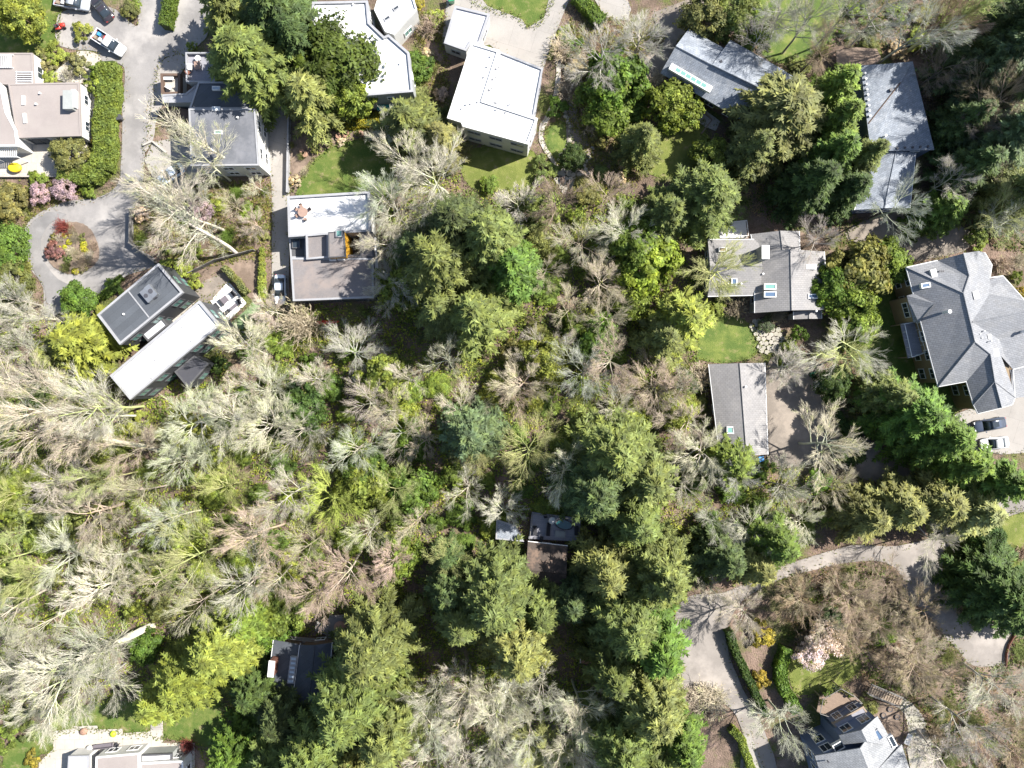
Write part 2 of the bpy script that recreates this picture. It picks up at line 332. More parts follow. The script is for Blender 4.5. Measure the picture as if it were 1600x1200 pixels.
# lawns
sheet('lawn', [(-30,-20),(92,-20),(92,40),(88,70),(60,80),(50,84),(-30,84)], M['lawn'], True, 'l')
sheet('lawn', [(464,306),(480,266),(506,236),(540,222),(582,220),(604,240),(612,310)], M['lawn'], True, 'l')
sheet('lawn', [(725,235),(834,236),(832,286),(800,296),(735,292)], M['lawn_moss'], True, 'l')
sheet('lawn', [(744,-15),(858,-15),(851,27),(825,44),(812,30),(780,20),(746,8)], M['lawn'], True, 'l')
sheet('lawn', [(852,205),(875,188),(893,205),(890,240),(872,254),(856,235)], M['lawn_lush'], True, 'l')
sheet('lawn', [(1012,205),(1060,195),(1100,192),(1098,225),(1078,268),(1015,272)], M['lawn_moss'], True, 'l')
sheet('lawn', [(1098,490),(1140,492),(1178,512),(1180,555),(1140,566),(1095,562),(1090,525)], M['lawn_lush'], True, 'l')
sheet('lawn', [(1180,-20),(1320,-20),(1300,60),(1250,95),(1190,85)], M['lawn_lush'], True, 'l')
sheet('lawn', [(1350,470),(1420,440),(1500,640),(1400,640),(1340,560)], M['lawn'], True, 'l')
sheet('lawn', [(1480,830),(1540,815),(1610,800),(1610,900),(1480,905),(1472,870)], M['lawn_moss'], True, 'l')
sheet('lawn', [(1232,1035),(1270,1025),(1330,1020),(1345,1045),(1310,1072),(1262,1085),(1240,1080)], M['lawn_moss'], True, 'l')
sheet('lawn', [(76,1125),(92,1108),(140,1100),(240,1092),(340,1090),(338,1165),(240,1150),(130,1138),(86,1142)], M['lawn'], True, 'l')
sheet('lawn', [(12,1165),(40,1148),(70,1138),(83,1148),(82,1172),(60,1182),(42,1215),(5,1215)], M['lawn'], True, 'l')
sheet('lawn', [(540,180),(600,178),(610,205),(545,206),(520,200)], M['lawn_moss'], True, 'l')
sheet('artificial_turf', [(362,505),(398,470),(408,488),(385,512),(362,520),(330,548),(318,552),(312,535)], M['turf'], True, 'l')
# bare soil beds
sheet('soil_bed', [(455,190),(520,205),(590,205),(560,215),(510,228),(478,260),(462,305),(455,305)], M['soil'])
sheet('soil_bed', [(288,415),(330,400),(400,395),(410,470),(395,470),(350,430),(318,470),(300,460)], M['soil'])
sheet('soil_bed', [(1420,870),(1480,900),(1600,960),(1600,1100),(1500,1120),(1390,1060),(1330,980),(1370,905)], M['soil'])
sheet('soil_path', [(884,165),(900,160),(905,200),(918,215),(922,250),(900,268),(878,265),(885,235)], M['gravel'])
# roads, driveways, walks
DRIVE = [(93,22),(145,8),(180,15),(207,38),(217,35),(219,-20),(330,-20),(326,50),(305,75),(290,86),(262,88),(250,105),(240,150),(230,215),(226,250),(222,300),(212,335),(208,378),(247,412),(200,430),(160,460),(105,482),(72,500),(68,450),(48,420),(40,388),(39,358),(57,336),(100,316),(155,308),(185,285),(190,245),(192,160),(194,105),(160,95),(150,80),(118,78),(90,66)]
sheet('driveway', DRIVE, M['asphalt'], True, 'p')
sheet('driveway', [(412,165),(455,165),(453,300),(451,475),(425,478),(425,300)], M['concrete'], False, 'p')
sheet('driveway', [(700,-15),(742,-15),(762,10),(815,30),(824,44),(850,28),(861,-15),(895,-15),(874,38),(861,70),(848,112),(800,100),(765,70),(725,80),(690,70)], M['concrete'], False, 'p')
sheet('driveway', [(920,-15),(975,-15),(986,15),(980,32),(946,28)], M['concrete'], False, 'p')
sheet('driveway', [(1020,25),(1052,8),(1110,-10),(1130,-10),(1100,20),(1078,43),(1057,68),(1040,118),(1010,130),(985,140),(986,118),(1002,96),(1025,75),(1037,58)], M['gravel'], True, 'p')
sheet('driveway', [(1320,365),(1350,345),(1420,325),(1455,318),(1470,340),(1520,365),(1505,392),(1450,405),(1420,408),(1385,390),(1340,385)], M['gravel'], True, 'p')
sheet('driveway', [(1197,572),(1240,560),(1292,575),(1296,620),(1318,655),(1360,690),(1430,720),(1520,765),(1480,780),(1400,760),(1340,745),(1290,722),(1200,722)], M['gravel'], True, 'p')
sheet('lane', [(1620,757),(1560,775),(1470,832),(1400,853),(1330,852),(1240,878),(1180,905),(1130,925),(1075,932),(1055,960),(1050,1020),(1035,1060),(1055,1085),(1110,1090),(1145,1112),(1160,1150),(1160,1220),(1215,1220),(1192,1135),(1160,1075),(1136,1010),(1142,965),(1170,930),(1240,898),(1340,877),(1385,880),(1408,900),(1412,935),(1470,930),(1472,870),(1490,846),(1550,815),(1620,790)], M['lane'], True, 'p')
sheet('driveway', [(1490,648),(1620,600),(1620,706),(1565,710),(1522,702)], M['concrete'], False, 'p')
sheet('driveway', [(1410,915),(1472,910),(1500,955),(1520,985),(1482,992),(1440,960)], M['lane'], True, 'p')
sheet('parking_pad', [(1470,985),(1510,975),(1580,975),(1578,1000),(1572,1035),(1520,1040),(1500,1020)], M['lane'], True, 'p')
sheet('driveway', [(1160,1150),(1172,1145),(1192,1200),(1195,1220),(1165,1220)], M['concrete'], False, 'p')
sheet('walkway', [(126,135),(148,118),(150,145),(146,200),(138,228),(126,225)], M['walk'], False, 'p')
sheet('walkway', [(82,118),(105,97),(125,80),(152,85),(160,98),(150,105),(138,130),(118,130),(100,128)], M['walk'], True, 'p')
sheet('patio', [(25,225),(118,215),(138,228),(135,255),(95,262),(90,278),(-20,278),(-20,240)], M['walk'], False, 'p')
sheet('walkway', [(865,60),(872,60),(876,110),(872,150),(862,180),(850,205),(852,225),(872,258),(868,262),(845,228),(843,200),(855,175),(865,145),(869,110)], M['walk'], True, 'p')
sheet('patio', [(1085,185),(1098,170),(1125,190),(1118,205),(1100,198)], M['walk'], False, 'p')
sheet('patio', [(326,466),(358,440),(386,474),(354,505)], M['trim_white'], False, 'p')
sheet('patio', [(248,490),(300,455),(318,462),(262,512)], M['walk'], False, 'p')
sheet('forecourt', [(240,222),(300,212),(318,270),(298,300),(245,290),(226,250)], M['concrete'], False, 'p')
sheet('sidewalk', [(262,90),(296,88),(250,175),(240,218),(226,235),(238,160),(248,108)], M['concrete'], True, 'p')
sheet('patio', [(84,1142),(114,1138),(116,1134),(153,1133),(154,1139),(192,1138),(193,1145),(236,1142),(237,1118),(255,1118),(256,1160),(305,1160),(305,1220),(60,1220),(62,1190),(84,1170)], M['walk'], False, 'p')
sheet('gravel_court', [(300,462),(318,440),(350,425),(362,435),(330,470),(312,480)], M['gravel'], False, 'p')
sheet('terrace', [(1405,1100),(1420,1095),(1440,1120),(1452,1160),(1475,1220),(1430,1220),(1415,1160)], M['stone'], True, 'p')
sheet('terrace', [(1345,1095),(1405,1105),(1420,1160),(1400,1165),(1360,1120)], M['soil'], True, 'p')
sheet('drive_patch', [(75,332),(50,350),(42,372),(42,390),(52,420),(70,448),(76,474),(108,476),(120,452),(92,436),(70,408),(66,375),(80,350),(105,335)], M['asphalt_dark'], True)
sheet('planting_island', [(115 + 41*math.cos(t)*(1+.06*math.sin(3*t)), 388 + 41*math.sin(t)) for t in [i*math.pi/8 for i in range(16)]], M['soil'])
# ---------------------------------------------------------------- buildings
FOOT = []                                                   # footprints (world), kept clear of trunks
def house(name, label, px, py, cat='house'):
    c = P(px, py); return thing(name, label, cat, (c.x, c.y, 0))
def windows(root, poly, zc, w_=1.5, h=1.3, every=3.4, frame='trim_white', pane='glass', margin=1.0, only=None, off=0.0, mull=1):
    if area(poly) < 0: poly = poly[::-1]
    n = len(poly)
    for i in range(n):
        a, b = Vector((poly[i][0], poly[i][1])), Vector((poly[(i+1) % n][0], poly[(i+1) % n][1]))
        L = (b - a).length
        if L < w_ + 2*margin*0.6: continue
        d = (b - a)/L; nn = Vector((d.y, -d.x))
        if only is not None and nn.dot(Vector(only).normalized()) < 0.8: continue
        k = max(1, int((L - 2*margin + every - w_)/every)); ang = math.atan2(d.y, d.x)
        for j in range(k):
            t = L*(j + 0.5)/k
            c = a + d*t + nn*(off + 0.0)
            fr = MB(); th = 0.08
            for dx, dz, sx, sz in ((0, h/2, w_ + 2*th, th*1.3), (0, -h/2, w_ + 2*th, th*1.3), (-w_/2, 0, th*1.3, h), (w_/2, 0, th*1.3, h)):
                fr.box((c.x + d.x*dx + nn.x*.03, c.y + d.y*dx + nn.y*.03, zc + dz), (sx, 0.14, sz), ang)
            for m_ in range(mull):
                dx = w_*((m_ + 1)/(mull + 1) - .5)
                fr.box((c.x + d.x*dx + nn.x*.03, c.y + d.y*dx + nn.y*.03, zc), (th*.8, 0.12, h - th), ang)
            wo_ = fr.build('window', M[frame], root)
            MB().box((c.x + nn.x*.01, c.y + nn.y*.01, zc), (w_ - .03, 0.06, h - .03), ang).build('pane', M[pane], wo_)
def flat(root, px, z, wall, roof, trim, par=0.3, pw=0.28, zb=0.0, win=None, foot=True):
    poly = PX(px, z)
    if area(poly) < 0: poly = poly[::-1]
    if foot: FOOT.append([(p.x, p.y) for p in poly])
    MB().prism(poly, zb, z - par - 0.02).build('wall', M[wall], root)
    MB().prism(inset(poly, 0.06), z - par - 0.021, z - par + 0.04).build('roof', M[roof], root)
    MB().ring(inset(poly, -0.05), inset(poly, pw), z - par - 0.25, z).build('parapet', M[trim], root)
    if win:
        for zc in win[0]: windows(root, poly, zc, *win[1:])
    return poly
def gable(root, px, ze, zr, wall, roof, over=0.45, hip=(0, 0), trim='trim_white', win=None, foot=True, zb=0.0, ridge_shift=0.5):
    """px: a,b,c,d at eave height; ridge runs from the middle of a-d to the middle of b-c"""
    a, b, c, d = PX(px, ze)
    ra = a.lerp(d, ridge_shift); rb = b.lerp(c, ridge_shift)
    k = (CAM_H - zr)/(CAM_H - ze)
    ra.z = rb.z = zr
    ax = (rb - ra).normalized()
    r0, r1 = ra + ax*hip[0], rb - ax*hip[1]
    r0.z = r1.z = zr
    MB().slab([a, b, r1, r0]).build('roof_slope', M[roof], root)
    MB().slab([d, c, r1, r0]).build('roof_slope', M[roof], root)
    if hip[0]: MB().slab([a, r0, d]).build('roof_slope', M[roof], root)
    if hip[1]: MB().slab([b, c, r1]).build('roof_slope', M[roof], root)
    MB().bar(r0 + Vector((0, 0, .02)), r1 + Vector((0, 0, .02)), 0.1, 6).build('ridge_cap', M[roof], root)
    poly = inset([a, b, c, d], over)
    if foot: FOOT.append([(p.x, p.y) for p in (a, b, c, d)])
    MB().prism(poly, zb, ze - 0.1).build('wall', M[wall], root)
    for i, (p, q, top) in enumerate(((a, d, ra), (b, c, rb))):
        if hip[i]: continue
        s = ax*(over if i == 0 else -over)
        t = top + s; e0 = p + s; e1 = q + s; t.z = zr - 0.25; e0.z = e1.z = ze - 0.12
        e0 = e0.lerp(e1, 0.06); e1 = e1.lerp(e0, 0.06)
        th = ax*(0.15 if i == 0 else -0.15)
        MB().add([e0, e1, t, e0 + th, e1 + th, t + th], [[0, 1, 2], [5, 4, 3], [0, 3, 4, 1], [1, 4, 5, 2], [2, 5, 3, 0]]).build('gable_wall', M[wall], root)
    f = MB()
    for p, q in ((a, b), (c, d), (a, d), (b, c)):
        if (p is a and q is d and not hip[0]) or (p is b and q is c and not hip[1]): continue
        o = (q - p).normalized()
        f.bar(p + Vector((0, 0, -.06)), q + Vector((0, 0, -.06)), 0.09, 6)
    f.build('gutter', M[trim], root)
    if win:
        for zc in win[0]: windows(root, poly, zc, *win[1:])
    return [a, b, c, d]
def skylight(root, px, py, z, w_, l_, rz=0.0, frame='trim_white', pane='glass_blue', ry=0.0):
    c = P(px, py, z)
    o = MB().ring([(c.x + x*math.cos(rz) - y*math.sin(rz), c.y + x*math.sin(rz) + y*math.cos(rz)) for x, y in ((-w_/2, -l_/2), (w_/2, -l_/2), (w_/2, l_/2), (-w_/2, l_/2))],
                  [(c.x + x*math.cos(rz) - y*math.sin(rz), c.y + x*math.sin(rz) + y*math.cos(rz)) for x, y in ((-w_/2 + .14, -l_/2 + .14), (w_/2 - .14, -l_/2 + .14), (w_/2 - .14, l_/2 - .14), (-w_/2 + .14, l_/2 - .14))], z - 0.45, z + 0.16).build('skylight', M[frame], root)
    MB().box((c.x, c.y, z + 0.02), (w_ - .26, l_ - .26, 0.12), rz).build('pane', M[pane], o)
def chimney(root, px, py, z0, z1, w_, l_, rz=0.0, mat='wall_grey', cap='trim_white'):
    c = P(px, py, z1)
    o = MB().box((c.x, c.y, (z0 + z1)/2), (w_, l_, z1 - z0), rz).build('chimney', M[mat], root)
    MB().box((c.x, c.y, z1 + .06), (w_ + .12, l_ + .12, 0.12), rz).build('cap', M[cap], o)
def vent(root, px, py, z, r=0.12, h=0.45, mat='trim_white'):
    c = P(px, py, z); MB().lathe((c.x, c.y, z - 0.3), [(r, 0), (r, h), (r*1.5, h + .02), (r*1.3, h + .12)], 8).build('vent', M[mat], root)
def hvac(root, px, py, z, sx, sy, sz, rz, mat='metal'):
    c = P(px, py, z); o = MB().box((c.x, c.y, z + sz/2), (sx, sy, sz), rz).build('roof_unit', M[mat], root)
    MB().lathe((c.x, c.y, z + sz), [(min(sx, sy)*.36, 0), (min(sx, sy)*.36, .05)], 12).build('fan_grille', M['metal_dark'], o)
def pergola(label, corners, z, n, along=0, mat='trim_white', group=None):
    a, b, c, d = PX(corners, z); cc = (a + b + c + d)/4
    r = thing('pergola', label, 'pergola', (cc.x, cc.y, 0), group=group)
    if along: a, b, c, d = b, c, d, a
    for p in (a, b, c, d): MB().bar((p.x, p.y, 0), (p.x, p.y, z - .12), .07).build('post', M[mat], r)
    for p, q in ((a, d), (b, c)): MB().bar(p - Vector((0, 0, .08)), q - Vector((0, 0, .08)), .07).build('beam', M[mat], r)
    for i in range(n):
        t = (i + .5)/n; p, q = a.lerp(d, t), b.lerp(c, t)
        dv = (q - p); MB().box(((p + q)/2), (dv.length, 0.09, 0.14), math.atan2(dv.y, dv.x)).build('slat', M[mat], r)

# A: low taupe-roofed house, north-west corner
A = house('low_house', 'low rambling house with taupe flat roofs and a concrete chimney beside the long clipped hedge', 60, 170)
AP = flat(A, [(13,131),(123,129),(126,212),(27,215)], 3.6, 'wall_white', 'taupe_roof', 'taupe_roof', 0.12, 0.2)
flat(A, [(-25,83),(50,83),(52,131),(12.6,131.4),(-25,130)], 3.4, 'wall_white', 'taupe_roof', 'taupe_roof', 0.12, 0.2, win=([1.6], 1.8, 1.4, 3.2))
flat(A, [(-30,130),(0,130),(9,175),(24,203),(27,228),(-30,228)], 4.1, 'wall_white', 'taupe_roof', 'trim_white', 0.12, 0.2, win=([1.6], 1.8, 1.4, 3.2))
windows(A, AP, 1.6, 3.0, 2.4, 3.3, 'trim_dark', 'glass', .4, (0, -1)); windows(A, AP, 1.7, 1.4, 1.2, 3.4, 'trim_white', 'glass', 1, (1, 0))
chimney(A, 106, 156, 3.4, 4.6, 1.3, 2.7, 0, 'wall_grey', 'wall_grey'); chimney(A, 115, 154, 3.4, 4.3, .5, 2.6, 0, 'trim_white')
skylight(A, 37, 157, 3.56, .45, 1.4); skylight(A, 39, 185, 3.56, .45, 1.5, 0.1); vent(A, 57, 163, 3.6); vent(A, 63, 146, 3.6)
pergola('white slatted pergola on the taupe house by the lawn edge', [(-2,85),(19,85),(18,105),(-2,105)], 3.7, 7, 1)
pergola('white slatted pergola over the entry notch of the taupe house', [(25,111),(50,111),(50,132),(25,132)], 3.5, 6, 0)
pergola('white slatted pergola over the taupe house patio beside the yellow table', [(-12,226),(27,226),(27,245),(-12,245)], 3.0, 13, 1)

# B: shaded grey house with roof deck
B = house('roof_deck_house', 'grey flat-roofed house with a furnished roof deck in the shade of dark cedars', 330, 180)
flat(B, [(295,170),(398,170),(404,258),(298,259)], 6.0, 'wall_white', 'felt_roof', 'trim_grey', 0.15, .2, win=([1.8, 4.4], 1.6, 1.3, 3.0))
flat(B, [(310,128),(392,128),(397,169.5),(296,169.5)], 5.6, 'wall_grey', 'dark_roof', 'trim_grey', 0.15, .2, win=([1.8, 4.2], 1.6, 1.3, 3.0))
flat(B, [(290,82),(334,82),(335,127.5),(291,127.5)], 5.2, 'wall_grey', 'deck_grey', 'trim_grey', 0.7, .16)
flat(B, [(252,148),(290,146),(309,130),(309,159),(255,160)], 4.2, 'wall_grey', 'trim_grey', 'trim_grey', 0.15, .2)
flat(B, [(251,115),(281,115),(281,146),(252,147.5)], 2.6, 'wall_white', 'walk', 'wall_brown', 0.8, .3)
flat(B, [(255,162),(294,172),(294,186),(280,186)], 2.4, 'wall_brown', 'wall_brown', 'wall_brown', 0.1, .2)
for x_, y_, g in ((338,138,'glass_pale'), (338,170,'glass_pale'), (341,207,'glass_green')): skylight(B, x_, y_, 5.75 if y_ < 170 else 5.95, 1.2, .6, 0, 'trim_white', g)
vent(B, 372, 184, 6.0); vent(B, 365, 139, 5.6)

# C: white-roofed angled house, north
C_ = house('angular_white_roof_house', 'angular house with a bright white flat roof and grey walls behind the dense round evergreen', 590, 80)
flat(C_, [(488,3),(574,1),(577,35),(600,57),(607,54),(639,82),(645,143),(571,149),(558,118),(520,70),(487,33)], 6.4, 'wall_grey', 'white_roof', 'trim_grey', 0.35, .3, win=([1.7, 4.6], 1.0, .9, 4.2, 'trim_white'))
flat(C_, [(585,15),(596,-20),(640,-22),(651,14),(615,53),(602,49)], 5.2, 'wall_white', 'white_roof', 'trim_white', 0.3, .2, win=([1.8], 1.5, 1.4, 2.6, 'trim_white', 'glass_green'))
for x_, y_ in ((619,13), (605,29)): skylight(C_, x_, y_, 4.95, 1.0, .55, R_(35), 'trim_grey', 'glass')
for x_, y_ in ((552,8),(598,125),(625,100)): vent(C_, x_, y_, 6.1)
AW = P(602, 168, 2.6)
aw = thing('glass_canopy', 'teal glazed canopy over the door of the angular white-roofed house', 'canopy', (AW.x, AW.y, 0))
for i in range(4):
    c = P(592 + i*6.6, 168, 2.6); MB().box((c.x, c.y, 2.6), (.58, .9, .05)).build('pane', M['teal'], aw)
MB().box((AW.x - .1, AW.y + .45, 2.55), (2.9, .08, .12)).build('frame', M['trim_dark'], aw)
for i in (0, 1): c = P(590 + 24*i, 172, 2.5); MB().bar((c.x, c.y, 0), (c.x, c.y, 2.56), .05).build('post', M['trim_dark'], aw)

# D: white L-shaped house
D = house('stepped_white_roof_house', 'stepped modern house with white flat roofs, low grey-roofed garage and long window bands', 770, 140)
flat(D, [(737,66),(780,79),(755,157),(840,185),(825,225),(723,197),(721,191),(699,184)], 6.6, 'wall_white', 'white_roof', 'trim_white', 0.3, .3, win=([1.8, 4.9], 1.9, .9, 2.6, 'trim_grey'))
flat(D, [(781,80.5),(848,107),(834,182),(757,156.5)], 6.0, 'wall_white', 'white_roof', 'trim_grey', 0.3, .22, win=([1.8, 4.6], 1.5, 1.0, 3.4, 'trim_grey'))
flat(D, [(711,9),(765,22),(749,68),(736,66),(728,79),(694,67)], 3.6, 'wall_white', 'pale_roof', 'trim_grey', 0.3, .3, win=([1.7], 1.4, 1.0, 3.4, 'trim_grey'))
for x_, y_ in ((766,89),(761,105),(756,121),(746,160),(735,163),(728,164),(721,170),(775,172),(790,176),(779,105),(774,121),(768,138),(800,160),(778,158)): vent(D, x_, y_, 6.35, .09, .4, 'trim_grey')
# E: blue-grey shingle house
E_ = house('slate_roof_house', 'house with broad blue-grey shingle roof and a long white ridge skylight beside the drooping fir', 1125, 115)
for f in ([(1032,114,3.6),(1156,186,3.6),(1200,143,5.8),(1056,72,5.8)], [(1056,72,5.8),(1116,103,5.8),(1131,75,4.1),(1076,45,3.9)], [(1113,101,6.0),(1200,143,6.0),(1224,109,4.0),(1141,62,4.0)], [(1155,186,3.5),(1182,200,3.5),(1222,158,5.0),(1199,144,5.7)], [(1199,143,5.8),(1222,157,5.0),(1240,120,3.6),(1222,108,3.9)]):
    MB().slab([P(*p) for p in f], .2).build('roof_slope', M['slate'], E_)
ep = PX([(1036,113),(1155,183),(1180,197),(1235,121),(1143,67),(1133,80),(1078,50)], 3.6); FOOT.append([(p.x, p.y) for p in ep])
ew = inset(ep, .35); MB().prism(ew, 0, 3.45).build('wall', M['wall_brown'], E_); windows(E_, ew, 1.6, 1.6, 1.3, 3.0)
for a, b in (((1056,72,5.82),(1114,102,5.82)), ((1113,101,6.02),(1200,143,6.02))): MB().bar(P(*a), P(*b), .1).build('ridge_cap', M['slate'], E_)
def wedge(a, b, c, d, zlow, mat, root):
    MB().add([P(*a), P(*b), P(*c), P(*d)] + [Vector((P(*q).x, P(*q).y, zlow)) for q in (a, b, c, d)], [[0,1,2,3],[7,6,5,4],[0,4,5,1],[1,5,6,2],[2,6,7,3],[3,7,4,0]]).build('gable_wall', M[mat], root)
wedge((1040,108,3.7),(1074,50,3.9),(1076,52,3.9),(1060,74,5.5), 3.3, 'wall_brown', E_)
def long_sky(root, a, b, z, w_, n):
    p, q = P(*a, z), P(*b, z); ang = math.atan2(q.y - p.y, q.x - p.x); L = (q - p).length; c = (p + q)/2
    o = MB().box((c.x, c.y, z), (L, w_, .5), ang).build('ridge_skylight', M['trim_white'], root)
    for i in range(n):
        if not 1 <= i < n - 1: continue
        m_ = p.lerp(q, (i + .5)/n); MB().box((m_.x, m_.y, z + .24), (L/n - .12, w_*.55, .06), ang).build('pane', M['glass_green'], o)
long_sky(E_, (1047,104), (1111,141), 4.95, 1.0, 8)
vent(E_, 1126, 97, 5.4, .15, .5, 'metal_dark')
# F: grey house north-east
F_ = house('dotted_vent_house', 'long grey-roofed house with rows of small roof vents and a blue-grey west wall among firs', 1395, 180)
f_e = 5.6
for fc in ([(1345,102,f_e),(1382,100,f_e+.3),(1426,96,f_e),(1408,128,f_e+.55),(1355,193,f_e)], [(1408,128,f_e+.55),(1426,96,f_e),(1460,234,f_e),(1361,236,f_e),(1355,193,f_e)]):
    MB().slab([P(*p) for p in fc], .25).build('roof_slope', M['slate'], F_)
fp = PX([(1347,104),(1424,98),(1457,233),(1364,235),(1357,193)], f_e - .3); FOOT.append([(p.x, p.y) for p in fp])
MB().prism(fp, 0, f_e - .2).build('wall', M['wall_blue'], F_); windows(F_, fp, 3.9, 1.3, 1.2, 3.2); windows(F_, fp, 1.4, 1.3, 1.2, 3.2)
gable(F_, [(1363,238),(1335,328),(1422,325),(1431,238)], 4.4, 5.0, 'wall_blue', 'slate', .35, win=([1.7], 1.4, 1.2, 3.0))
MB().bar(P(1357,193,f_e+.04), P(1407,129,f_e+.58), .09).build('valley_flashing', M['wall_brown'], F_)
for i in range(9): vent(F_, 1352 + i*.9, 115 + i*8.3, f_e + .2, .13, .35)
for i in range(6): vent(F_, 1390 + i*12, 232 - i*.6, f_e + .1, .13, .3, 'metal_dark')
vent(F_, 1392, 141, 6.1, .2, .4, 'metal_dark'); vent(F_, 1382, 213, 5.8, .16, .7)
def deck(name, label, px, z, mat, rail='trim_white', cat='deck', gaps=()):
    poly = PX(px, z)
    if area(poly) < 0: poly = poly[::-1]
    c = sum((Vector((p.x, p.y, 0)) for p in poly), Vector())/len(poly); FOOT.append([(p.x, p.y) for p in poly])
    r = thing(name, label, cat, (c.x, c.y, 0)); MB().prism(poly, z - .2, z).build('deck_floor', M[mat], r)
    n = len(poly)
    ip = [Vector((q[0], q[1], z)) for q in inset(poly, .12)]
    for p in ip: MB().bar((p.x, p.y, 0), (p.x, p.y, z - .19), .09).build('support_post', M['timber'], r)
    if rail:
        for i in range(n):
            if i in gaps: continue
            p, q = ip[i], ip[(i+1) % n]; L = (q - p).length
            o = MB().bar(p + Vector((0, 0, .98)), q + Vector((0, 0, .98)), .055).build('handrail', M[rail], r)
            for k in range(int(L/1.2) + 1):
                t = p.lerp(q, min(1, k*1.2/L)); MB().bar((t.x, t.y, z - .02), (t.x, t.y, z + .96), .035).build('baluster', M[rail], o)
    return r
deck('wooden_deck', 'pinkish timber deck at the north end of the dotted-vent grey house', [(1306,78),(1338,74),(1370,76),(1378,92),(1366,102),(1342,104),(1330,120),(1309,122)], 1.6, 'deck_wood', None)
# G: middle house with white roof terrace
G = house('terrace_house', 'flat-roofed house with white roof terrace, dark felt roof and yellow-walled light well', 515, 390)
flat(G, [(449,307),(577,299),(579,361),(451,370)], 4.6, 'wall_white', 'white_roof', 'trim_grey', 0.5, .3, win=([1.8], 1.6, 1.3, 3.0))
flat(G, [(454,403),(583,403),(584,465),(458,470)], 4.4, 'wall_dark', 'worn_roof', 'trim_grey', 0.14, .25, win=([1.8], 1.8, 1.8, 2.8, 'trim_dark'))
flat(G, [(452,371.5),(478,369.5),(478,402.5),(454,402.5)], 2.6, 'wall_grey', 'trim_dark', 'trim_grey', 0.1, .2, foot=False)
flat(G, [(478,367),(512.5,364),(512.5,402),(479,405)], 5.0, 'wall_dark', 'worn_roof', 'trim_grey', 0.5, .22, foot=False)
flat(G, [(513,363),(537,361),(540,401),(513.5,402)], 6.0, 'yellow_wall', 'worn_roof', 'trim_dark', 0.12, .12, foot=False)
flat(G, [(561.5,364),(582,363),(584,402.5),(563,402.5)], 4.4, 'wall_dark', 'worn_roof', 'trim_dark', 0.14, .2, foot=False)
flat(G, [(540,398.5),(562,398.5),(562,402.5),(540,402.5)], 4.4, 'wall_dark', 'worn_roof', 'trim_dark', 0.1, .1, foot=False)
skylight(G, 530, 365, 6.05, 1.0, 1.1, 0, 'trim_grey', 'glass_green'); skylight(G, 520, 405, 4.6, 1.0, .5, 0, 'trim_white', 'white_roof'); skylight(G, 533, 404, 4.6, 1.1, .5, 0, 'trim_white', 'white_roof')
skylight(G, 463, 380, 2.75, 1.3, 1.6, 0, 'trim_dark', 'glass')
ww = PX([(580,372),(587,371),(591,420),(588,455),(583,455),(586,420)], 3.2)
MB().prism(ww, 0, 3.2).build('side_wall', M['trim_white'], G)
# H: modern two-wing house
H_ = house('modern_house', 'modern house of two parallel wings, one dark and one bright white roof', 250, 520)
flat(H_, [(152,492),(247,412),(285,457),(187,538)], 6.8, 'wall_dark', 'dark_roof', 'trim_grey', 0.35, .25, win=([1.7, 4.6], 1.6, 1.6, 3.2, 'trim_dark', 'glass_green'))
flat(H_, [(172,587),(311,470),(343,508),(203,624)], 7.2, 'wall_dark', 'white_roof', 'trim_grey', 0.35, .3, win=([2.0, 5.2], 1.7, 1.7, 3.0, 'trim_dark', 'glass_green'))
flat(H_, [(216,516),(247,490),(262,508),(231,533)], 3.6, 'wall_dark', 'pale_roof', 'trim_dark', 0.2, .2)
flat(H_, [(273,581),(303,556),(326,568),(293,605)], 4.0, 'wall_dark', 'metal_dark', 'trim_dark', 0.12, .2, win=([1.8], 1.4, 1.8, 2.4, 'trim_dark', 'glass_green'))
a, b = P(200,454,6.47), P(233,496,6.47); MB().box(((a.x+b.x)/2, (a.y+b.y)/2, 6.5), ((b-a).length, .18, .1), math.atan2(b.y-a.y, b.x-a.x)).build('roof_seam', M['trim_grey'], H_)
hvac(H_, 232, 463, 6.45, .9, 2.0, .8, R_(40)); hvac(H_, 239, 456, 6.45, 1.0, 2.0, .8, R_(40)); hvac(H_, 243, 464, 6.45, .5, .6, .7, R_(40), 'metal_dark')
for x_, y_ in ((194,491),): vent(H_, x_, y_, 6.5)
for x_, y_ in ((284,512),(299,533),(242,563),(192,571),(236,591)): vent(H_, x_, y_, 6.9, .1, .3, 'trim_grey')
# I: mid-right grey shingle house
I_ = house('skylight_house', 'grey-shingled house of three gables with white-framed skylights and a tall white-capped chimney', 1200, 430)
gable(I_, [(1106,374),(1185,374),(1188,461),(1106,463)], 3.8, 5.2, 'wall_grey', 'shingle_grey', .4, win=([1.7], 1.7, 1.3, 2.8))
gable(I_, [(1288,393),(1294,484),(1179,489),(1180,393)], 4.0, 6.0, 'wall_grey', 'shingle_grey', .4, ridge_shift=.56, win=([1.7], 1.7, 1.3, 2.8))
gable(I_, [(1249,361),(1250,395),(1180,397),(1173,366)], 3.7, 5.1, 'wall_grey', 'shingle_grey', .35, ridge_shift=.46)
gable(I_, [(1240,487),(1240,499),(1284,498),(1284,484)], 3.0, 3.5, 'wall_grey', 'shingle_grey', .2, foot=False)
chimney(I_, 1196, 394, 4.0, 7.4, 1.0, 1.9, 0, 'wall_grey')
for x_, y_, z_, w_, l_, g in ((1147,441,4.75,.85,1.2,'glass_blue'), (1203,448,5.1,1.8,.9,'glass_green'), (1203,460,5.1,1.8,.9,'glass_blue'), (1267,417,5.05,1.5,.75,'glass_pale'), (1270,463,5.1,1.5,.7,'glass_blue'), (1129,390,4.7,1.2,.7,'wall_tan')): skylight(I_, x_, y_, z_, w_, l_, 0, 'trim_white', g)
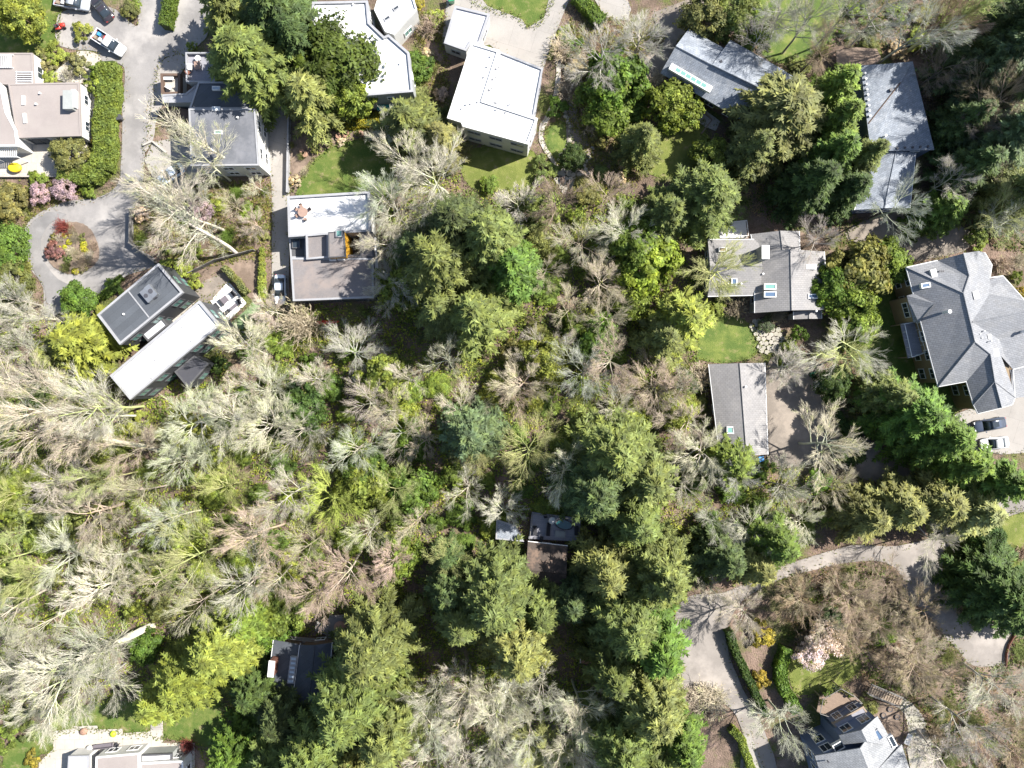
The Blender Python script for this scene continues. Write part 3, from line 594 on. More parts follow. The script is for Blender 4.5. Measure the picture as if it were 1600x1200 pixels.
for x_, y_ in ((1137,443),(1158,443),(1192,428),(1275,486)): vent(I_, x_, y_, 4.8 if x_ != 1275 else 4.4)
deck('white_deck', 'white boarded deck at the north-west corner of the skylight house under a fir', [(1100,352),(1165,345),(1168,371),(1104,373)], .9, 'canvas', 'trim_white')
# J: long garage
J = house('garage', 'long narrow grey-roofed garage beside the brown gravel drive', 1155, 640, 'garage')
gable(J, [(1107,569),(1124,712),(1200,710),(1195,567)], 3.4, 4.9, 'wall_brown', 'shingle_grey', .4, ridge_shift=.5, win=([1.6], 1.5, 1.1, 3.4))
skylight(J, 1141, 672, 4.2, 1.1, 1.1, 0, 'trim_white', 'glass_green'); vent(J, 1165, 604, 4.9)
# K: large hipped house
K = house('hipped_house', 'large tan house with many-hipped grey shingle roof and white-trimmed windows', 1510, 520)
e = 6.2
kf = [
 [(1416,418,e),(1465,407,e),(1514,431,8.9),(1505,458,9.6)],
 [(1416,418,e),(1505,458,9.6),(1523,534,9.6),(1466,604,e)],
 [(1466,604,e),(1523,534,9.6),(1547,553,8.7),(1510,596,e)],
 [(1465,407,e),(1505,396,8.5),(1514,431,8.9)],
 [(1505,396,8.5),(1529,392,e+.4),(1516,420,8.7),(1514,431,8.9)],
 [(1516,420,8.7),(1529,392,e+.4),(1539,395,e),(1550,414,e),(1547,434,e)],
 [(1514,431,8.9),(1516,420,8.7),(1547,434,e),(1546,459,6.9),(1519,503,9.5),(1505,458,9.6)],
 [(1519,503,9.5),(1546,459,6.9),(1542,438,e),(1567,431,e),(1602,470,e),(1650,500,e+.5),(1640,478,9.3)],
 [(1519,503,9.5),(1640,478,9.3),(1640,512,7.6),(1561,530,7.5)],
 [(1505,458,9.6),(1519,503,9.5),(1561,530,7.5),(1547,553,8.7),(1523,534,9.6)],
 [(1547,553,8.7),(1561,530,7.5),(1564,556,7.2),(1584,610,e),(1586,621,e),(1554,596,8.4)],
 [(1561,530,7.5),(1640,512,7.6),(1640,562,e),(1583,577,e),(1564,556,7.2)],
 [(1510,596,e),(1547,553,8.7),(1554,596,8.4),(1521,632,e)],
 [(1521,632,e),(1554,596,8.4),(1565,637,7.9),(1528,646,e)],
 [(1554,596,8.4),(1586,621,e),(1582,632,e),(1565,637,7.9)],
 [(1578,578,e-.2),(1610,570,e-.6),(1620,618,e-1.4),(1584,622,e-.6)],
]
for f in kf: MB().slab([P(*p) for p in f], .18).build('roof_slope', M['shingle'], K)
for a, b in (((1416,418,e),(1505,458,9.6)),((1505,458,9.6),(1523,534,9.6)),((1523,534,9.6),(1466,604,e)),((1514,431,8.9),(1505,396,8.5)),((1519,503,9.5),(1640,478,9.3)),((1547,553,8.7),(1554,596,8.4)),((1523,534,9.6),(1547,553,8.7)),((1554,596,8.4),(1521,632,e)),((1554,596,8.4),(1565,637,7.9)),((1554,596,8.4),(1586,621,e)),((1514,431,8.9),(1505,458,9.6))):
    MB().bar(P(*a) + Vector((0,0,.03)), P(*b) + Vector((0,0,.03)), .1).build('ridge_cap', M['shingle'], K)
outl = [(1416,418,e),(1465,407,e),(1505,396,e),(1539,395,e),(1550,414,e),(1547,434,e),(1567,431,e),(1602,470,e),(1650,500,e),(1640,562,e),(1583,577,e),(1586,621,e),(1582,632,e),(1565,637,e),(1528,646,e),(1521,632,e),(1510,596,e),(1466,604,e)]
kp = [P(*p) for p in outl]
kw = inset(kp, .5); FOOT.append([(p.x, p.y) for p in kp])
MB().prism(kw, 0, e - .16).build('wall', M['wall_tan'], K)
gt = MB()
for i in range(len(kp)):
    if i not in (1, 8): gt.bar(kp[i] - Vector((0,0,.08)), kp[(i+1) % len(kp)] - Vector((0,0,.08)), .1)
gt.build('gutter', M['trim_white'], K)
windows(K, kw, 1.7, 1.5, 1.5, 2.6, 'trim_white'); windows(K, kw, 4.7, 1.5, 1.3, 2.4, 'trim_white')
MB().slab([P(1417,462,6.1), P(1460,474,7.9), P(1436,503,6.9), P(1428,504,6.1)], .16).build('roof_slope', M['shingle'], K)
MB().slab([P(1417,462,6.1), P(1428,459,6.3), P(1460,474,7.9)], .16).build('roof_slope', M['shingle'], K)
bay = PX([(1419,464),(1429,461),(1434,478),(1430,502)], 6.0); MB().prism(bay, 0, 5.95).build('bay', M['wall_tan'], K); windows(K, bay, 4.4, 2.2, 1.5, 3, 'trim_white', 'glass', .3, None, 0, 2)
skylight(K, 1446, 446, 7.5, 1.35, .75, R_(10), 'trim_white', 'glass_blue')
for x_, y_, z_ in ((1458,427,7.4),(1524,461,8.8),(1555,551,7.9)): 
    c = P(x_, y_, z_); MB().box((c.x, c.y, z_), (.85, 1.15, .5), R_(14)).build('roof_vent_box', M['canvas'], K)
c = P(1545, 526, 8.3); MB().box((c.x, c.y, 8.3), (.5, .7, .5), R_(14)).build('roof_vent_box', M['canvas'], K)
for x_, y_, z_, h_ in ((1476,488,8.4,1.6),(1597,518,7.8,1.4)): vent(K, x_, y_, z_, .22, h_)
for i in range(3): vent(K, 1468 + i*3, 424 - i*.4, 7.5, .1, .35, 'metal_dark')
for x_, y_ in ((1530,522),(1533,528),(1537,517),(1548,533)): vent(K, x_, y_, 8.9, .08, .5)
deck('balcony_deck', 'raised lavender-grey deck with white railing on the west side of the tan hipped house', [(1407,506),(1428,502),(1443,552),(1419,560)], 3.4, 'deck_grey', 'trim_white')
# L: shaded dark house, south
L_ = house('dark_gabled_house', 'dark gabled house in deep shade with six skylights and a brick chimney', 465, 1050)
gable(L_, [(469,1005),(452,1125),(412,1120),(427,1000)], 4.4, 4.9, 'wall_brown', 'dark_roof', .3, ridge_shift=.04, win=([1.8], 1.4, 1.2, 3.0))
gable(L_, [(519,1004),(508,1130),(453,1126),(468,1008)], 5.0, 5.6, 'wall_brown', 'dark_roof', .3, ridge_shift=.5, win=([1.8], 1.4, 1.2, 3.0))
for i in range(6): skylight(L_, 459 - i*.9, 1029 + i*7, 5.3, 1.0, .66, R_(-4), 'trim_grey', 'glass_pale')
chimney(L_, 424, 1045, 3.5, 6.6, .8, 2.3, R_(-6), 'brick', 'trim_white')
deck('wooden_deck', 'weathered timber deck with open railings north of the dark gabled house', [(440,1003),(449,994),(513,1000),(512,1007),(470,1004)], 2.2, 'timber_grey', 'timber_grey')
deck('wooden_deck', 'small weathered deck landing beside the pinkish round table', [(495,971),(514,978),(514,962),(560,960),(560,1003),(513,1001),(511,989),(494,983)], 2.0, 'timber_grey', 'timber_grey')
# M: centre house
M_ = house('brown_roof_house', 'small brown-roofed house half hidden by conifers behind the hot tub deck', 855, 875)
gable(M_, [(825,846),(887,853),(882,935),(818,930)], 3.2, 4.2, 'wall_brown', 'brown_roof', .35, win=([1.6], 1.4, 1.2, 3.0))
flat(M_, [(776,812),(806,822),(818,846),(775,842)], 2.6, 'wall_dark', 'slate', 'trim_grey', .1, .15)
MD = deck('hot_tub_deck', 'grey boarded deck with hot tub and furniture in front of the small brown-roofed house', [(831,800),(908,810),(904,846),(826,842)], 1.2, 'deck_grey', 'timber_grey', gaps=(0,))
# N: south-west house
N_ = house('patio_house', 'house with taupe roof and white flat bays facing the stepped concrete patio', 180, 1195)
flat(N_, [(150,1183),(217,1177),(218,1235),(148,1235)], 3.6, 'wall_white', 'taupe_roof', 'trim_white', .1, .2, win=([1.6], 1.6, 1.4, 2.6))
flat(N_, [(219,1193),(285,1189),(288,1235),(219,1235)], 3.5, 'wall_white', 'taupe_roof', 'trim_white', .1, .2, win=([1.6], 1.6, 1.4, 2.6))
flat(N_, [(107,1182),(138,1181),(138,1235),(104,1235)], 3.0, 'wall_white', 'white_roof', 'trim_grey', .12, .2)
flat(N_, [(220,1180),(268,1178),(268,1188.5),(220,1192)], 2.9, 'wall_grey', 'white_roof', 'trim_dark', .12, .2)
# O: blue house south-east
O_ = house('blue_gabled_house', 'blue-grey gabled house with pale shingles and tall white-framed dormer windows above a timber deck', 1345, 1165)
of = [
 [(1273,1181,7.6),(1344,1169,10.2),(1382,1262,10.2),(1300,1262,7.6)],
 [(1344,1169,10.2),(1352,1158,9.6),(1400,1168,7.8),(1368,1206,9.0),(1382,1262,10.2)],
 [(1311,1149,8.0),(1346,1141,10.0),(1355,1159,10.0),(1318,1164,8.0)],
 [(1346,1141,10.0),(1371,1119,8.0),(1380,1134,8.0),(1399,1168,7.8),(1355,1159,10.0)],
 [(1368,1206,9.0),(1409,1163,7.8),(1440,1262,7.0),(1382,1262,10.2)],
]
for f in of: MB().slab([P(*p) for p in f], .2).build('roof_slope', M['slate_pale'], O_)
op = PX([(1278,1182),(1313,1166),(1313,1150),(1369,1122),(1396,1166),(1408,1168),(1428,1262),(1300,1262)], 7.4); FOOT.append([(p.x, p.y) for p in op])
MB().prism(op, 0, 7.5).build('wall', M['wall_blue'], O_)
g0, g1, gt_ = P(1313,1150,7.5), P(1369,1122,7.5), P(1347,1143,9.7)
MB().add([g0, g1, gt_, g0 + Vector((.1,-.2,0)), g1 + Vector((.1,-.2,0)), gt_ + Vector((.1,-.2,0))], [[0,1,2],[5,4,3],[0,3,4,1],[1,4,5,2],[2,5,3,0]]).build('gable_wall', M['wall_blue'], O_)
for zc in (3.4, 6.2): windows(O_, op, zc, 1.5, 1.9, 1.9, 'trim_white', 'glass', .5, None, 0, 1)
sun_ = flat(O_, [(1301,1131),(1349,1104),(1356,1114),(1309,1140)], 5.0, 'wall_blue', 'deck_grey', 'timber', .1, .2, win=([3.7], 1.2, 1.9, 1.5, 'trim_white'), foot=False)
skylight(O_, 1369, 1150, 8.8, 1.6, 1.6, R_(35), 'trim_grey', 'glass_blue'); skylight(O_, 1394, 1158, 8.1, .8, 1.8, R_(28), 'trim_white', 'glass')
skylight(O_, 1310, 1166, 7.7, 1.6, 1.2, R_(30), 'trim_white', 'glass')
for x_, y_ in ((1294,1190),(1349,1195)): vent(O_, x_, y_, 8.7, .1, .4, 'metal_dark')
deck('raised_deck', 'raised timber deck with planters on the north corner of the blue gabled house', [(1276,1112),(1281,1088),(1310,1071),(1333,1084),(1346,1097),(1334,1095),(1294,1118)], 2.4, 'deck_wood', 'timber_grey')
# P: shed
P_ = house('small_shed', 'small shed with pinkish worn roof and white fascia half under the conifers', 922, 1028, 'shed')
gable(P_, [(907,1015),(907,1036),(941,1038),(941,1017)], 2.3, 2.7, 'wall_white', 'terracotta', .15, trim='trim_white', ridge_shift=.5)
# ---------------------------------------------------------------- vehicles
def loft(secs, ring):                                       # secs: (x, half width, z low, z high); ring: unit outline (y, z 0..1)
    vs_ = []; fs = []; n = len(ring)
    for x, hw, z0, z1 in secs:
        for y, z in ring: vs_.append((x, y*hw, z0 + (z1 - z0)*z))
    for i in range(len(secs) - 1):
        for j in range(n): fs.append([i*n + j, i*n + (j+1) % n, (i+1)*n + (j+1) % n, (i+1)*n + j])
    fs += [list(range(n))[::-1], list(range((len(secs)-1)*n, len(secs)*n))]
    return vs_, fs
RING = [(-.93, 0), (-1, .3), (-.98, .72), (-.88, .95), (-.5, 1), (.5, 1), (.88, .95), (.98, .72), (1, .3), (.93, 0)]
def local(parent, name, mat, vs_, fs, smooth=True):
    me = bpy.data.meshes.new(name); me.from_pydata([tuple(v) for v in vs_], [], fs); me.update()
    if smooth:
        for p in me.polygons: p.use_smooth = True
    return link(name, me, mat, parent)
def lbox(parent, name, mat, c, s):
    b = MB().box(c, s); return local(parent, name, mat, b.v, b.f, False)
def lbar(parent, name, mat, a, b_, r, n=8):
    b = MB().bar(a, b_, r, n); return local(parent, name, mat, b.v, b.f, False)
def car(name, label, px, py, to, col, kind='sedan', cat='car', length=4.7):
    c = P(px, py); q = P(*to); ang = math.atan2(q.y - c.y, q.x - c.x)
    r = thing(name, label, cat, (c.x, c.y, _z[0] + .004), ang)
    k = length/4.7; hw = .92 if kind != 'pickup' else .98; X = lambda v: v*k
    h = dict(sedan=.86, suv=1.02, pickup=1.02)[kind]; top = dict(sedan=1.44, suv=1.72, pickup=1.82)[kind]
    if kind == 'pickup':
        front = [(X(-.15), hw, .32, h), (X(.5), hw, .3, h), (X(1.5), hw*.98, .3, h*.98), (X(2.1), hw*.92, .32, h*.9), (X(2.35), hw*.78, .36, h*.72)]
        body = local(r, 'body', M[col], *loft(front, RING))
        cab = [(X(-.35), hw*.92, h*.95, h*1.0), (X(-.3), hw*.84, h*.95, top*.99), (X(.75), hw*.82, h*.95, top), (X(1.35), hw*.86, h*.95, h*1.02)]
        local(r, 'windows', M['glass'], *loft(cab, RING)); local(r, 'roof_panel', M[col], *loft([(X(-.28), hw*.76, top - .06, top + .02), (X(.72), hw*.74, top - .05, top + .03)], RING))
        bed = MB().ring([(X(-2.35), -hw), (X(-.16), -hw), (X(-.16), hw), (X(-2.35), hw)], [(X(-2.27), -hw + .1), (X(-.24), -hw + .1), (X(-.24), hw - .1), (X(-2.27), hw - .1)], .42, h)
        local(r, 'bed_side', M[col], bed.v, bed.f, False); lbox(r, 'bed_floor', M['metal_dark'], (X(-1.25), 0, .55), (X(2.1), hw*1.8, .1))
        for i, (mx, my, mz, mm) in enumerate(((-.7, .35, .8, 'red'), (-1.2, -.3, .78, 'canvas'), (-1.7, .3, .8, 'blue'), (-1.9, -.4, .75, 'timber'))): lbox(r, 'cargo', M[mm], (X(mx), my, mz), (.45, .5, .4))
    else:
        body = local(r, 'body', M[col], *loft([(X(-2.35), hw*.74, .38, h*.8), (X(-2.2), hw*.9, .3, h*.97), (X(-1.5), hw*.99, .26, h*1.02), (X(-.2), hw, .24, h*1.02), (X(1.0), hw, .25, h*.99), (X(1.8), hw*.95, .27, h*.88), (X(2.2), hw*.84, .3, h*.74), (X(2.35), hw*.66, .36, h*.6)], RING))
        back = -2.0 if kind == 'suv' else -1.75
        local(r, 'windows', M['glass'], *loft([(X(back), hw*.8, h*.93, h*1.0), (X(back + (.28 if kind == 'suv' else .75)), hw*.77, h*.93, top*.985), (X(.2), hw*.78, h*.93, top), (X(1.15), hw*.84, h*.9, h*.98)], RING))
        local(r, 'roof_panel', M[col], *loft([(X(back + (.35 if kind == 'suv' else .85)), hw*.66, top - .07, top + .005), (X(-.4), hw*.72, top - .05, top + .03), (X(.25), hw*.7, top - .05, top + .015)], RING))
        if kind == 'suv': lbox(r, 'sunroof', M['glass'], (X(-.35), 0, top + .025), (.95, .8, .03))
    for sx in (1.42, -1.42):
        for sy in (-1, 1):
            wv = MB().bar((X(sx), sy*(hw - .2), .33), (X(sx), sy*(hw + .01), .33), .33, 16)
            wh = local(r, 'wheel', M['tyre'], wv.v, wv.f, False)
            rv = MB().bar((X(sx), sy*(hw + .0), .33), (X(sx), sy*(hw + .025), .33), .2, 12); local(wh, 'rim', M['rim'], rv.v, rv.f, False)
    for sy in (-1, 1):
        lbox(r, 'headlight', M['lamp_clear'], (X(2.17), sy*hw*.62, h*.68), (.22, .32, .14)); lbox(r, 'tail_light', M['lamp_red'], (X(-2.3), sy*hw*.66, h*.74), (.12, .26, .16))
        lbox(r, 'wing_mirror', M[col], (X(.85), sy*(hw + .1), h + .04), (.14, .2, .14))
    return r
car('pickup_truck', 'white pickup truck with a loaded bed parked across the driveway', 175, 71, (195, 84), 'car_white', 'pickup', 'pickup truck', 5.4)
car('parked_car', 'dark maroon sedan with green-tinted rear window beside the silver pickup', 163, 17, (152, 3), 'car_dark', 'sedan', 'car', 4.5)
car('pickup_truck', 'silver grey pickup truck parked on the court beside the dark sedan', 118, 8, (140, 12), 'car_silver', 'pickup', 'pickup truck', 5.4)
car('parked_car', 'pale ice-blue sedan with dark glass roof on the narrow concrete drive', 440, 453, (440, 480), 'car_ice', 'sedan', 'car', 4.6)
car('parked_car', 'dark navy sport utility vehicle on the concrete court of the tan hipped house', 1541, 663, (1512, 668), 'car_navy', 'suv', 'car', 5.0)
car('parked_car', 'white sedan beside the navy vehicle on the concrete court', 1549, 692, (1530, 694), 'car_white', 'sedan', 'car', 4.4)
car('parked_car', 'pale blue-white car nose under bare branches beside the roof deck house', 271, 274, (262, 280), 'car_ice', 'sedan', 'car', 4.4)
# ride-on mower and small machines
def mower(label, px, py, col, name='garden_tractor', rz=.3):
    c = P(px, py); r = thing(name, label, 'mower', (c.x, c.y, _z[0] + .004), rz)
    local(r, 'hood', M[col], *loft([(.1, .3, .35, .8), (.7, .28, .35, .78), (.85, .2, .4, .7)], RING)); local(r, 'body', M[col], *loft([(-.75, .42, .35, .62), (.12, .42, .35, .62)], RING))
    lbox(r, 'seat', M['cushion_dark'], (-.35, 0, .72), (.4, .45, .16)); lbox(r, 'backrest', M['cushion_dark'], (-.56, 0, .9), (.1, .45, .35))
    lbar(r, 'steering_wheel', M['metal_dark'], (.02, 0, .98), (.06, 0, 1.0), .18, 12); lbar(r, 'steering_column', M['metal_dark'], (.2, 0, .6), (.04, 0, .98), .03)
    for x_, y_, q in ((-.5, .42, .26), (-.5, -.42, .26), (.6, .36, .19), (.6, -.36, .19)):
        b = MB().bar((x_, y_ - .1, q), (x_, y_ + .1, q), q, 12); local(r, 'wheel', M['tyre'], b.v, b.f, False)
mower('red garden tractor at the edge of the paved court', 97, 44, 'red'); mower('orange garden tractor on the shaded lawn under the yellow-green tree', 63, 29, 'orange', rz=-.4)
def bin_(label, px, py, col, s=1.0):
    c = P(px, py); r = thing('wheeled_bin', label, 'bin', (c.x, c.y, _z[0] + .004), .2)
    b = MB().add([(-.28*s,-.28*s,.05),(.28*s,-.28*s,.05),(.28*s,.28*s,.05),(-.28*s,.28*s,.05),(-.34*s,-.36*s,1*s),(.34*s,-.36*s,1*s),(.34*s,.36*s,1*s),(-.34*s,.36*s,1*s)], [[3,2,1,0],[4,5,6,7],[0,1,5,4],[1,2,6,5],[2,3,7,6],[3,0,4,7]])
    local(r, 'body', M[col], b.v, b.f, False); lbox(r, 'lid', M[col], (0, 0, 1.03*s), (.74*s, .8*s, .08))
    for y_ in (-.3, .3): lbar(r, 'wheel', M['tyre'], (-.3*s, (y_ - .04)*s, .13), (-.3*s, (y_ + .04)*s, .13), .13)
bin_('black bin standing beside the long clipped hedge', 191, 187, 'metal_dark'); bin_('green bin by the low grey garage roof', 706, 4, 'green_bin', 1.3); bin_('bright blue bin at the south end of the long garage', 1186, 716, 'blue')
bin_('turquoise bin under the mossy bare tree by the gravel drive', 1267, 585, 'green_bin')
# ---------------------------------------------------------------- furniture
def table_round(label, px, py, z, rad, top, cat='table'):
    c = P(px, py, z); r = thing('round_table', label, cat, (c.x, c.y, z))
    b = MB().lathe((0, 0, .7), [(rad, 0), (rad, .05)], 20); local(r, 'table_top', M[top], b.v, b.f, False)
    lbar(r, 'pedestal', M['metal_dark'], (0, 0, .04), (0, 0, .7), .06); b = MB().lathe((0, 0, 0), [(rad*.45, 0), (rad*.4, .05)], 12); local(r, 'base', M['metal_dark'], b.v, b.f, False)
    return r
def chair(name, label, px, py, z, rz, mat, w_=.55, group=None, cat='chair', back=True):
    c = P(px, py, z); r = thing(name, label, cat, (c.x, c.y, z), rz, group)
    d = .55; lbox(r, 'seat', M[mat], (0, 0, .42), (d, w_, .1))
    if back: lbox(r, 'backrest', M[mat], (-d/2, 0, .68), (.09, w_, .5))
    for x_ in (-d/2 + .05, d/2 - .05):
        for y_ in (-w_/2 + .05, w_/2 - .05): lbar(r, 'leg', M['metal_dark'], (x_, y_, 0), (x_, y_, .38), .03, 6)
    if w_ > .7 or cat == 'armchair':
        for y_ in (-w_/2, w_/2): lbox(r, 'armrest', M[mat], (0, y_, .55), (d, .12, .22))
def bench_table(name, label, px, py, z, rz, lx, ly, h, top, cat='table'):
    c = P(px, py, z); r = thing(name, label, cat, (c.x, c.y, z), rz); lbox(r, 'table_top', M[top], (0, 0, h), (lx, ly, .08))
    for x_ in (-lx/2 + .08, lx/2 - .08):
        for y_ in (-ly/2 + .08, ly/2 - .08): lbar(r, 'leg', M['metal_dark'], (x_, y_, 0), (x_, y_, h - .03), .035, 6)
table_round('round brown table with chairs on the white roof terrace', 475, 333, 4.16, .75, 'table_top')
for i, t in enumerate((.5, 1.9, 2.7, 3.6, 5.0)):
    c = P(475, 333, 4.16); q = c + Vector((math.cos(t), math.sin(t), 0))*1.05
    o = thing('patio_chair', 'dark patio chair around the round brown table on the white roof terrace', 'chair', (q.x, q.y, 4.145), t + math.pi, 'chairs around the roof terrace table')
    lbox(o, 'seat', M['table_top'], (0, 0, .42), (.48, .48, .06)); lbox(o, 'backrest', M['cushion_dark'], (-.24, 0, .7), (.06, .48, .5))
    for x_ in (-.2, .2):
        for y_ in (-.2, .2): lbar(o, 'leg', M['metal_dark'], (x_, y_, 0), (x_, y_, .39), .025, 6)
pz = _z[0] + .004
bench_table('coffee_table', 'square grey coffee table on the white patio of the modern house', 352, 469, pz, R_(40), 1.1, 1.0, .4, 'cushion')
chair('patio_armchair', 'dark patio armchair beside the wall of the white-roofed wing', 340, 479, pz, R_(40), 'cushion_dark', .9, None, 'armchair')
chair('patio_armchair', 'dark patio armchair at the hedge end of the white patio', 366, 460, pz, R_(220), 'cushion_dark', .9, None, 'armchair')
chair('patio_armchair', 'dark armchair at the corner of the white patio next to the turf', 356, 488, pz, R_(130), 'cushion_dark', .8, None, 'armchair')
chair('patio_armchair', 'dark armchair between the bench and the hedge on the white patio', 375, 472, pz, R_(200), 'cushion_dark', .8, None, 'armchair')
bench_table('low_bench', 'long grey bench between two dark armchairs on the white patio', 366, 480, pz, R_(40), 1.3, .5, .4, 'cushion', 'bench')
bench_table('console_bench', 'narrow black bench beside the square coffee table', 347, 473, pz, R_(-50), 1.2, .3, .42, 'cushion_dark', 'bench')
chair('lounge_seat', 'dark cushioned seat in the courtyard between the two modern wings', 278, 481, pz, R_(40), 'cushion_dark', 1.3, None, 'sofa'); chair('lounge_seat', 'small dark armchair near the glass link of the modern house', 285, 474, pz, R_(220), 'cushion_dark', .8, None, 'armchair')
yt = P(28, 264)
o = thing('covered_table', 'round patio table under a bright yellow cover on the paved patio', 'table', (yt.x, yt.y, pz))
b = MB().lathe((0, 0, 0), [(.95, .35), (.98, .7), (.9, .8), (.3, .84)], 24, 1.05, .75); local(o, 'cover', M['yellow'], b.v, b.f)
for x_ in (-.5, .5): lbar(o, 'leg', M['metal_dark'], (x_, 0, 0), (x_, 0, .5), .05)
# roof deck of the shaded house
table_round('white round table on the shaded roof deck', 312, 94, 4.52, .45, 'canvas'); bench_table('deck_table', 'square wooden table on the shaded roof deck', 311, 105, 4.52, .1, .9, 1.2, .7, 'table_top')
chair('deck_chair', 'brown chair on the shaded roof deck beside the white seat', 296, 115, 4.52, .6, 'brick'); chair('deck_chair', 'white chair on the shaded roof deck against its west edge', 299, 107, 4.52, 0, 'canvas', .8)
# sunken court
bench_table('white_bench', 'white slab bench inside the small brick-edged court', 263, 122, 1.86, 0, 2.0, .9, .45, 'canvas', 'bench'); chair('white_chaise', 'white chaise in the small brick-edged court', 266, 138, 1.86, R_(60), 'canvas', .8, None, 'chaise')
# hot tub deck
tz = 1.2
c = P(881, 819, tz)
o = thing('hot_tub', 'oval hot tub with dark teal water set on the grey deck', 'hot tub', (c.x, c.y, tz), R_(-12))
b = MB().lathe((0, 0, 0), [(1.0, 0), (1.05, .5), (.92, .55), (.9, .4)], 24, 1.35, .75); local(o, 'shell', M['metal_dark'], b.v, b.f); b = MB().lathe((0, 0, .40), [(.92, 0), (.92, .03)], 24, 1.3, .72); local(o, 'water', M['water'], b.v, b.f, False)
c = P(862, 811, tz); o = thing('patio_parasol', 'small white domed parasol beside the hot tub', 'parasol', (c.x, c.y, tz))
b = MB().lathe((0, 0, 1.5), [(.58, 0), (.52, .07), (.35, .14), (.06, .2)], 14); local(o, 'canopy', M['canvas'], b.v, b.f); lbar(o, 'pole', M['metal'], (0, 0, .03), (0, 0, 1.66), .025); lbox(o, 'base', M['metal_dark'], (0, 0, .03), (.4, .4, .06))
chair('deck_sofa', 'long dark sofa in the middle of the hot tub deck', 857, 826, tz, R_(-5), 'cushion_dark', 1.9, None, 'sofa')
chair('deck_sofa', 'dark seat at the west rail of the hot tub deck', 836, 828, tz, 0, 'cushion_dark', 1.3, None, 'sofa'); chair('deck_sofa', 'dark seat at the east rail of the hot tub deck', 900, 828, tz, math.pi, 'cushion_dark', 1.3, None, 'sofa')
chair('deck_chair', 'dark chair near the white parasol on the hot tub deck', 852, 806, tz, -1.2, 'cushion_dark'); chair('deck_chair', 'small dark chair at the brown roof edge of the hot tub deck', 846, 840, tz, 1.4, 'cushion_dark')
bench_table('deck_mat_table', 'low pale table beside the long dark sofa on the hot tub deck', 875, 834, tz, -.1, 1.6, 1.0, .35, 'wall_grey')
table_round('round pinkish table beside the conifer near the dark gabled house', 533, 978, 2.0, .95, 'terracotta')
# south-west patio
chair('garden_sofa', 'purple-grey sectional sofa on the stepped concrete patio', 164, 1163, pz, R_(97), 'cushion', 3.0, None, 'sofa'); chair('garden_sofa', 'dark end seat of the sectional sofa under a cover', 183, 1165, pz, R_(150), 'cushion_dark', 1.2, None, 'sofa')
def ball(name, label, px, py, r_, mat, cat, z=0.0, sx=1.0):
    c = P(px, py, z); o = thing(name, label, cat, (c.x, c.y, pz + z), .4)
    b = MB().lathe((0, 0, 0), [(r_*.5, .0), (r_*.95, r_*.35), (r_, r_*.6), (r_*.6, r_*1.0), (r_*.15, r_*1.12)], 14, sx, 1.0); local(o, 'body', M[mat], b.v, b.f); lbar(o, 'button', M['metal_dark'], (0, 0, r_*1.1), (0, 0, r_*1.16), .05)
ball('bean_bag', 'faded red bean bag on the stepped concrete patio', 133, 1141, .55, 'terracotta', 'bean bag', 0, 1.2); ball('bean_bag', 'lime green bean bag on the shaded half of the patio', 179, 1145, .5, 'lime', 'bean bag')
ball('covered_barbecue', 'pale covered barbecue at the west end of the sectional sofa', 143, 1168, .6, 'canvas', 'barbecue'); ball('covered_heater', 'pale covered heater at the patio house wall below the dark end seat', 183, 1174, .6, 'canvas', 'heater')
o = thing('red_canoe', 'red upturned canoe on the shaded ground south of the terrace house', 'canoe', P(507, 504), R_(4))
me = loft([(-2.4, .04, .05, .1), (-1.8, .25, .03, .3), (0, .4, .02, .4), (1.8, .25, .03, .3), (2.4, .04, .05, .1)], [(-1, 0), (-.8, .6), (0, 1), (.8, .6), (1, 0)])
local(o, 'hull', M['red'], *me); lbar(o, 'keel', M['timber'], (-2.0, 0, .32), (2.0, 0, .38), .03)
o = thing('white_boulder', 'pale rounded boulder beside the red canoe', 'boulder', P(507, 514)); b = MB().lathe((0, 0, -.1), [(.5, 0), (.7, .2), (.55, .5), (.2, .65)], 9, 1.3, .8); local(o, 'rock', M['stone'], b.v, b.f)
o = thing('red_slide', 'small red play slide between the conifers', 'slide', P(988, 952, 1.0), .5); lbox(o, 'chute', M['red'], (0, 0, .6), (1.0, .5, .08)); lbar(o, 'leg', M['red'], (.4, .15, -.98), (.4, .15, .6), .05); lbar(o, 'leg', M['red'], (.4, -.15, -.98), (.4, -.15, .6), .05); o.location.z = 1.0
# terracotta pots along the bed
for i, (x_, y_) in enumerate(((530,214),(540,212),(542,209),(565,210),(586,209),(473,239),(478,243))):
    c = P(x_, y_); o = thing('terracotta_pot', 'terracotta pot in the curved bed above the shaded lawn', 'pot', (c.x, c.y, .1), 0, 'pots along the curved bed'); o.location.z = 0
    b = MB().lathe((0, 0, 0), [(.25, 0), (.4, .5), (.44, .52), (.44, .62), (.36, .62)], 12); local(o, 'body', M['terracotta'], b.v, b.f, False); b = MB().lathe((0, 0, .5), [(.36, 0), (.3, .1)], 12); local(o, 'soil', M['soil'], b.v, b.f, False)
